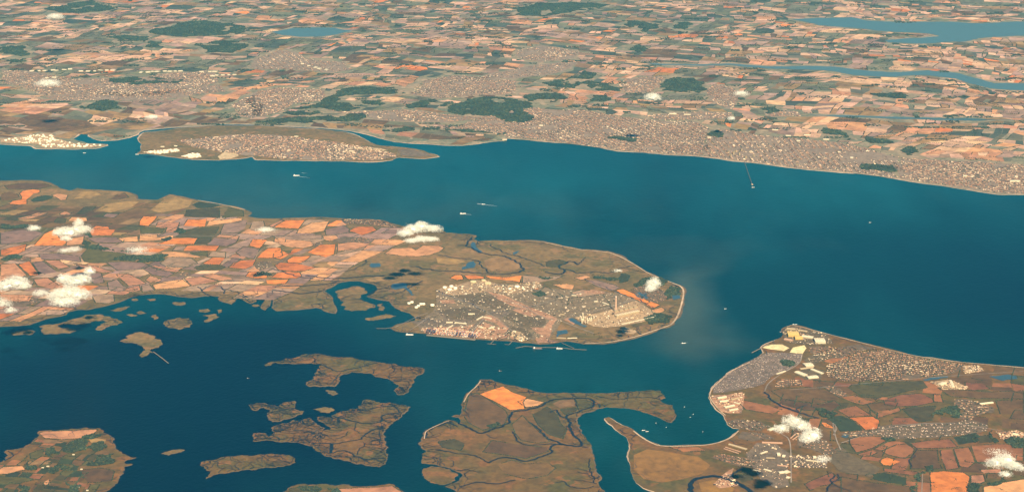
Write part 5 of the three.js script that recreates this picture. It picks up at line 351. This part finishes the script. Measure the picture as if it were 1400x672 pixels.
const shedTexts = { docks: ['dock warehouse at the headland point', 'dock warehouses'], estate: ['flat shed in the cluster below the docks', 'pale sheds below the docks'], steel: ['mill building at the rounded western headland', 'mill buildings'], quay: ['shed in the industrial quarter at the creek head', 'industrial quarter sheds'], hall: ['long white hall north of the ribbon village', null], yard: ['white shed in the yard at the right edge', null], port: ['shed behind the container quay', 'container port sheds'], works: ['low shed on the peninsula works ground', 'peninsula works sheds'], marsh: ['shed on the sandy works beside the canal', 'sandy works sheds'], plain: ['white factory hall in the industrial belt on the far plain', 'far factory halls'], coast: ['pale large building in or behind the far seaside town', 'far town buildings'], lowisle: ['white roofed building among the low island houses', 'low island buildings'], farm: ['small white farm building on the dark corner island', 'corner island farms'] };
for (const [g, x, z, len, ang, w, h, c] of SHEDS) {
  const same = SHEDS.filter(t => t[0] === g && t[7] === c).map(t => [t[1], t[2]]), alone = same.length === 1 ? '' : `, ${nth(x, z, same)}`;
  const o = thing('warehouse', ['plain', 'coast', 'lowisle', 'hall', 'yard', 'farm'].includes(g) ? shedTexts[g][0] : `${{ w: 'white', y: 'yellow', p: 'pinkish', t: 'tan' }[c]} ${shedTexts[g][0]}${alone}`, 'shed', x, Y + 2.9, z, THREE.MathUtils.degToRad(ang), shedTexts[g][1]), L = Math.max(len, 14), s = new THREE.Shape([[-w / 2, 0], [0, Math.min(w * 0.12, 6)], [w / 2, 0]].map(q => new THREE.Vector2(...q)));
  part(o, 'wall', box(L, h, w), shedMats[c].wall);
  part(o, 'roof', new THREE.ExtrudeGeometry(s, { depth: L + 2, bevelEnabled: false }).translate(0, h + 0.3, -L / 2 - 1).rotateY(Math.PI / 2), shedMats[c].roof);
  if (L > 90) for (let k = 0; k < 3; k++) part(o, 'roof_vent', box(4, 3, w * 0.2, -L / 3 + k * L / 3, h + Math.min(w * 0.12, 6) - 1, 0), shedMats.t.wall);
}
{ const o = thing('power_station_chimney', 'very tall pale chimney of the power station throwing a long shadow', 'chimney', CHIMNEY[0], Y + 2.9, CHIMNEY[1]);
  part(o, 'shaft', new THREE.CylinderGeometry(9, 13, 236, 28).translate(0, 118, 0), std(rgb(0.72, 0.44, 0.28), { map: grainTex }));
  part(o, 'cap', new THREE.CylinderGeometry(10.2, 10.2, 10, 28).translate(0, 241, 0), std(rgb(0.8, 0.62, 0.45)));
  part(o, 'base', box(60, 20, 50, 0, 0, 0), concrete);
  const [a, b, c] = POWER, q = THREE.MathUtils.degToRad;
  const t = thing('turbine_hall', 'long pale turbine hall in front of the tall chimney', 'building', a[0], Y + 2.9, a[1], q(a[3]));
  part(t, 'wall', box(a[2], 30, 52), shedMats.t.wall); part(t, 'roof', box(a[2] + 4, 3, 56, 0, 30, 0), shedMats.w.roof);
  for (let k = 0; k < 10; k++) part(t, 'roof_light', box(a[2] * 0.05, 2, 40, -a[2] * 0.45 + k * a[2] * 0.1, 33, 0), shedMats.t.roof);
  const u = thing('boiler_house', 'tall blocky boiler house beside the chimney foot', 'building', b[0], Y + 2.9, b[1], q(b[3]));
  part(u, 'wall', box(b[2], 34, 44), std(rgb(0.36, 0.25, 0.16), { map: grainTex }));
  for (let k = 0; k < 5; k++) { part(u, 'boiler_block', box(b[2] * 0.14, 26, 40, -b[2] * 0.4 + k * b[2] * 0.2, 34, 0), shedMats.t.wall); }
  part(u, 'roof', box(b[2] + 3, 2, 47, 0, 34.2, 0), shedMats.p.roof);
  const w = thing('cooling_water_building', 'low pale strip building along the power station edge', 'building', c[0], Y + 2.9, c[1], q(c[3]));
  part(w, 'wall', box(c[2], 10, 16), shedMats.w.wall); part(w, 'roof', box(c[2] + 2, 1.5, 18, 0, 10, 0), shedMats.w.roof);
  for (const [x, z, r, h] of COLUMNS) { const k = thing('process_column', `slender pale column in the cluster left of the chimney, ${nth(x, z, COLUMNS)}`, 'column', x, Y + 2.9, z, 0, 'refinery columns'); part(k, 'vessel', new THREE.CylinderGeometry(r, r, h, 14).translate(0, h / 2, 0), shedMats.w.wall); part(k, 'dome', new THREE.SphereGeometry(r, 14, 6, 0, 6.2832, 0, 1.5708).translate(0, h, 0), shedMats.w.roof); part(k, 'skirt', new THREE.CylinderGeometry(r * 1.3, r * 1.5, 5, 14).translate(0, 2.5, 0), concrete); } }
for (const [x, z, h] of TOWERS) { const o = thing('tower_block', `pale high-rise block near the root of the long pier, ${nth(x, z, TOWERS)}`, 'tower block', x, Y + 1.6, z, rr(0, 1), 'seafront tower blocks'); part(o, 'wall', box(26, h, 40), shedMats.t.wall); part(o, 'roof', box(27, 2, 41, 0, h, 0), concrete); part(o, 'plant_room', box(10, 5, 12, 0, h + 2, 0), concrete); }
{ const [qx, qz, ql, qa] = QUAY, o = thing('container_quay', 'long straight pale container quay', 'quay', qx, 0, qz, THREE.MathUtils.degToRad(qa)); part(o, 'deck', box(ql, 4, 46, 0, 3, 0), concrete); for (let k = 0; k < 24; k++) part(o, 'pile', box(4, 4.5, 40, -ql / 2 + (k + 0.5) * ql / 24, -1.5, 0), concrete);
  for (const [x, z] of CRANES) { const c = thing('quay_crane', `dark blue crane on the container quay, ${nth(x, z, CRANES)}`, 'crane', x, 7, z, THREE.MathUtils.degToRad(qa), 'container cranes'); for (const [a, b] of [[-10, -14], [10, -14], [-10, 14], [10, 14]]) part(c, 'leg', box(3.2, 44, 3.2, a, 0, b), steel); part(c, 'portal', box(24, 4, 32, 0, 42, 0), steel); part(c, 'boom', box(4, 4, 95, 0, 46, 18), steel); part(c, 'mast', box(4, 26, 4, 0, 46, -4), steel); part(c, 'stay', box(1.6, 1.6, 62, 0, 0, 0).rotateX(0.42).translate(0, 58, 26), steel); part(c, 'machinery_house', box(10, 6, 14, 0, 50, -18), steel); } }
// containers stacked behind the quay
{ const cols = [rgb(0.45, 0.14, 0.07), rgb(0.1, 0.13, 0.2), rgb(0.6, 0.4, 0.22), rgb(0.3, 0.1, 0.08), rgb(0.65, 0.58, 0.45)], n = 900, g = new THREE.BoxGeometry(12, 1, 5), m = new THREE.InstancedMesh(g, std(rgb(1, 1, 1)), n), t = new THREE.Object3D(), [qx, qz, ql, qa] = QUAY, a = THREE.MathUtils.degToRad(qa); for (let i = 0; i < n; i++) { const u = rr(-0.5, 0.5) * ql, v = -rr(60, 330), h = 2.6 * Math.ceil(rr(0, 5)); t.position.set(qx + u * Math.cos(a) + v * Math.sin(a), Y + 2.9 + h / 2, qz - u * Math.sin(a) + v * Math.cos(a)); t.rotation.y = a + (rnd() < 0.8 ? 0 : 1.57); t.scale.set(1, h, 1); t.updateMatrix(); m.setMatrixAt(i, t.matrix); m.setColorAt(i, cols[Math.floor(rnd() * 5)]); } put(m, 'shipping_containers', scene, 'stacked coloured shipping containers behind the quay', 'containers', null, 'stuff'); }
// parked vehicles and stacked goods on the dock apron and pipework in the works, too small to tell apart
function clutter(label, polys, n, cols, lo, hi, hh) { const m = new THREE.InstancedMesh(new THREE.BoxGeometry(1, 1, 1).translate(0, 0.5, 0), std(rgb(1, 1, 1)), n), t = new THREE.Object3D(), cc = cols.map(c => rgb(...c)), list = polys.map(f => pairs(f)); let i = 0, guard = 0; while (i < n && guard++ < n * 30) { const p = list[Math.floor(rnd() * list.length)], [a, b, c, d] = bounds(p), x = rr(a, c), z = rr(b, d); if (!inside(p, x, z) || noise(x / 90, z / 90) < 0.3) continue; t.position.set(x, Y + 2.9, z); t.rotation.y = 0.4 + (rnd() < 0.5 ? 1.57 : 0); const sz = lo + (hi * 1.6 - lo) * Math.pow(rnd(), 2.6); t.scale.set(sz, rr(hh * 0.3, hh) * (0.6 + sz / hi * 0.6), sz * rr(0.25, 0.9)); t.updateMatrix(); m.setMatrixAt(i, t.matrix); m.setColorAt(i, cc[Math.floor(rnd() * cc.length)]); i++; } m.count = i; put(m, 'yard_clutter', scene, label, 'plant', null, 'stuff'); }
const yp = YARDS.P, yh = YARDS.H;
clutter('pipework, plant and small sheds on the peninsula works ground', [yp[1][1], yp[2][1], yp[3][1], yp[5][1], yp[7][1]], 1700, [[0.55, 0.4, 0.22], [0.5, 0.34, 0.2], [0.2, 0.14, 0.09], [0.8, 0.68, 0.48], [0.07, 0.05, 0.035]], 5, 17, 10);
clutter('small buildings, pipe racks and stores between the tanks of the peninsula works', [yp[0][1]], 1900, [[0.5, 0.38, 0.25], [0.2, 0.13, 0.08], [0.06, 0.045, 0.03], [0.6, 0.46, 0.3], [0.1, 0.08, 0.04]], 5, 22, 7);
clutter('parked vehicles and goods on the dark dock apron', [yh[0][1]], 1600, [[0.32, 0.22, 0.17], [0.12, 0.1, 0.1], [0.5, 0.38, 0.28], [0.2, 0.13, 0.12], [0.4, 0.3, 0.22]], 5, 12, 3);
clutter('small sheds, plant and stock around the docks and mills', [yh[3][1], yh[4][1], yh[5][1], yh[6][1], yh[7][1], yh[9][1], yh[10][1], yh[12][1], yh[13][1]], 1500, [[0.75, 0.58, 0.35], [0.5, 0.3, 0.18], [0.18, 0.13, 0.1], [0.62, 0.45, 0.28], [0.06, 0.045, 0.035]], 6, 17, 8);
clutter('plant between the tanks of the far refinery', TANKFARM, 420, [[0.8, 0.68, 0.5], [0.6, 0.48, 0.34]], 14, 36, 14);

// ---------- jetties, pier, ships ----------
for (const [w, f, label] of JETTIES) { const p = pairs(f), o = thing('jetty', label, 'jetty', p[0][0], 0, p[0][1]); p.slice(1).forEach(([x, z], i) => { const [a, b] = p[i], l = Math.hypot(x - a, z - b), t = Math.atan2(-(z - b), x - a), g = new THREE.Group(); const n = Math.max(2, Math.floor(l / 70)); part(o, 'deck', box(l, 1.6, w, 0, 6 + 0.3 * i, 0).rotateY(t).translate((a + x) / 2 - p[0][0], 0, (b + z) / 2 - p[0][1]), concrete); for (let k = 0; k < n; k++) part(o, 'pile', box(2.4, 8, w * 0.8, -l / 2 + (k + 0.5) * l / n, -2, 0).rotateY(t).translate((a + x) / 2 - p[0][0], 0, (b + z) / 2 - p[0][1]), concrete); }); }
{ const [a, b, c, d] = PIER, l = Math.hypot(c - a, d - b), o = thing('pleasure_pier', 'very long thin pier running out from the seaside town', 'pier', a, 0, b, Math.atan2(-(d - b), c - a)); part(o, 'deck', box(l, 2, 9, l / 2, 7, 0), std(rgb(0.1, 0.085, 0.075))); for (let k = 0; k < 40; k++) part(o, 'pile', box(2.5, 9, 12, (k + 0.5) * l / 40, -2, 0), std(rgb(0.09, 0.075, 0.065))); part(o, 'pier_head', box(90, 3, 40, l + 40, 7, 0), concrete); part(o, 'pavilion', box(40, 9, 24, l + 40, 10, 0), shedMats.w.wall); }
const hullWhite = std(rgb(0.75, 0.68, 0.58), { roughness: 0.5 }), hullDark = std(rgb(0.07, 0.08, 0.1), { roughness: 0.5 }), deckMat = std(rgb(0.4, 0.22, 0.14));
function ship(L, dark) { const b = L * 0.17, s = new THREE.Shape(); s.moveTo(-L / 2, -b / 2); s.lineTo(L * 0.3, -b / 2); s.quadraticCurveTo(L * 0.45, -b * 0.35, L / 2, 0); s.quadraticCurveTo(L * 0.45, b * 0.35, L * 0.3, b / 2); s.lineTo(-L / 2, b / 2); s.closePath(); const h = Math.max(3, L * 0.075); return { hull: new THREE.ExtrudeGeometry(s, { depth: h + 1.5, bevelEnabled: false }).rotateX(-Math.PI / 2).translate(0, -1.5, 0), deck: new THREE.ShapeGeometry(s).scale(0.94, 0.88, 1).rotateX(-Math.PI / 2).translate(0, h + 0.25, 0), bridge: box(L * 0.13, h * 1.5, b * 0.8, -L * 0.33, h + 0.3, 0), funnel: new THREE.CylinderGeometry(L * 0.018, L * 0.022, h * 1.2, 10).translate(-L * 0.4, h * 1.9, 0), h }; }
for (const [x, z, L, a, label] of SHIPS) { const g = ship(L), dark = /dark|tanker|grey/.test(label), o = thing(L > 55 ? 'ship' : 'boat', label, L > 55 ? 'ship' : 'boat', x, 0, z, THREE.MathUtils.degToRad(a)); part(o, 'hull', g.hull, dark ? hullDark : hullWhite); part(o, 'deck', g.deck, dark ? deckMat : hullWhite); part(o, 'bridge', g.bridge, hullWhite); part(o, 'funnel', g.funnel, dark ? deckMat : hullWhite); if (L > 80) for (let k = 0; k < 3; k++) part(o, 'hatch', box(L * 0.14, 1.5, L * 0.1, -L * 0.12 + k * L * 0.18, g.h + 0.3, 0), dark ? deckMat : hullWhite); }
for (const [x, z] of YACHTS) { const g = ship(13), o = thing('yacht', `small white yacht moored in the creek mouth, ${nth(x, z, YACHTS)}`, 'yacht', x, 0, z, rr(0, 0.6), 'moored yachts'); part(o, 'hull', g.hull, hullWhite); part(o, 'cabin', box(5, 1.6, 1.6, 0, 3, 0), hullWhite); part(o, 'mast', box(0.4, 15, 0.4, 1, 3, 0), hullWhite); }
for (const [a, b, c, d, w] of WAKES) { const p = []; for (let k = 0; k <= 14; k++) { const t = k / 14; p.push([a + (c - a) * t + rr(-3, 3), b + (d - b) * t + rr(-5, 5)]); } put(new THREE.Mesh(ribbonGeo(p, w, 0.35, 0.75), std(rgb(0.6, 0.62, 0.6))), 'wake', scene, 'white streak of churned foam behind a ship', 'wake', 'ship wakes', 'stuff'); }

// ---------- clouds, base near 1000 m ----------
const cloudMat = std(rgb(0.7, 0.67, 0.57), { roughness: 1 });
const puffGeo = new THREE.IcosahedronGeometry(1, 1);
const lumpGeo = s => { const g = new THREE.IcosahedronGeometry(1, 5), p = g.attributes.position; for (let i = 0; i < p.count; i++) { const x = p.getX(i), y = p.getY(i), z = p.getZ(i), n = (fbm(x * 1.6 + s * 3.1 + z, y * 1.6 + z * 1.3, 4) - 0.5) + 0.45 * (fbm(x * 5 + s, y * 5 + z * 4.1, 3) - 0.5), k = 0.82 + 0.75 * n; p.setXYZ(i, x * k, Math.max(-0.5, y * k), z * k); } g.computeVertexNormals(); return g; };
const lumps = [1, 2, 3, 4].map(lumpGeo);
CLOUDS.forEach(([body, label, lobes]) => {
  const [x0, z0] = lobes[0], o = thing('cloud', label, 'cloud', x0, 1080, z0), gs = [], drops = [];
  for (const lobe of lobes) {
    const [x, z, ax, av] = lobe, rx = ax * 1.2, rv = av * 1.2, ry = rv * 0.9, rz = rx * 0.75, n = Math.round(3 + body * 5);
    if (body >= 0.6) for (let k = 0; k < n; k++) { const a = rr(0, 6.28), q = Math.sqrt(rnd()) * 0.5, s = rr(0.28, 0.46) * (1.05 - 0.5 * q) * (0.45 + 0.55 * body); const g = lumps[Math.floor(rnd() * 4)].clone(); g.rotateY(rr(0, 6.28)); g.scale(Math.min(rx, ry * 1.5) * s * 1.25, ry * s * 1.15, Math.min(rz, ry * 1.5) * s * 1.25); g.translate(x - x0 + Math.cos(a) * q * rx * 0.95, rr(-0.15, 0.4) * ry * (1 - q), z - z0 + Math.sin(a) * q * rz); gs.push(g); }
    const m = Math.round(rx * rv * 3.14 / 13 * (0.4 + 4.4 * body * body)) + 90;
    for (let k = 0; k < m; k++) { const a = rr(0, 6.28), e = Math.asin(rr(-0.5, 1)), q = Math.pow(rnd(), 0.6) * (0.55 + 0.85 * fbm(Math.cos(a) * 1.9 + x * 0.013, e * 1.9 + z * 0.01 + Math.sin(a) * 1.7, 3)); const px = Math.cos(a) * Math.cos(e) * q * rx * 1.12, py = Math.sin(e) * q * ry * 1.2, pz = Math.sin(a) * Math.cos(e) * q * rz * 1.12, w = Math.min(rx, ry) * 1.1; drops.push([x - x0 + px + (fbm(px / 38 + x, py / 26 + pz / 30, 3) - 0.5) * w, py + (fbm(px / 34 + 50 + z, py / 24 - pz / 28, 3) - 0.5) * w * 0.8, z - z0 + pz + (fbm(pz / 38 + 9, py / 26 + px / 31, 3) - 0.5) * w, rr(0.8, 2.3) * (1.45 - 0.85 * Math.min(1, q))]); }
  }
  if (gs.length) part(o, 'body', mergeGeometries(gs), cloudMat);
  const w = new THREE.InstancedMesh(puffGeo, cloudMat, drops.length), t = new THREE.Object3D();
  drops.forEach(([x, y, z, r], i) => { t.position.set(x, y, z); t.rotation.set(rr(0, 3), rr(0, 3), 0); t.scale.set(r * rr(0.8, 1.5), r * rr(0.7, 1.1), r * rr(0.8, 1.5)); t.updateMatrix(); w.setMatrixAt(i, t.matrix); });
  put(w, 'wisps', o, null, null, null, 'stuff');
});

renderer.render(scene, camera);
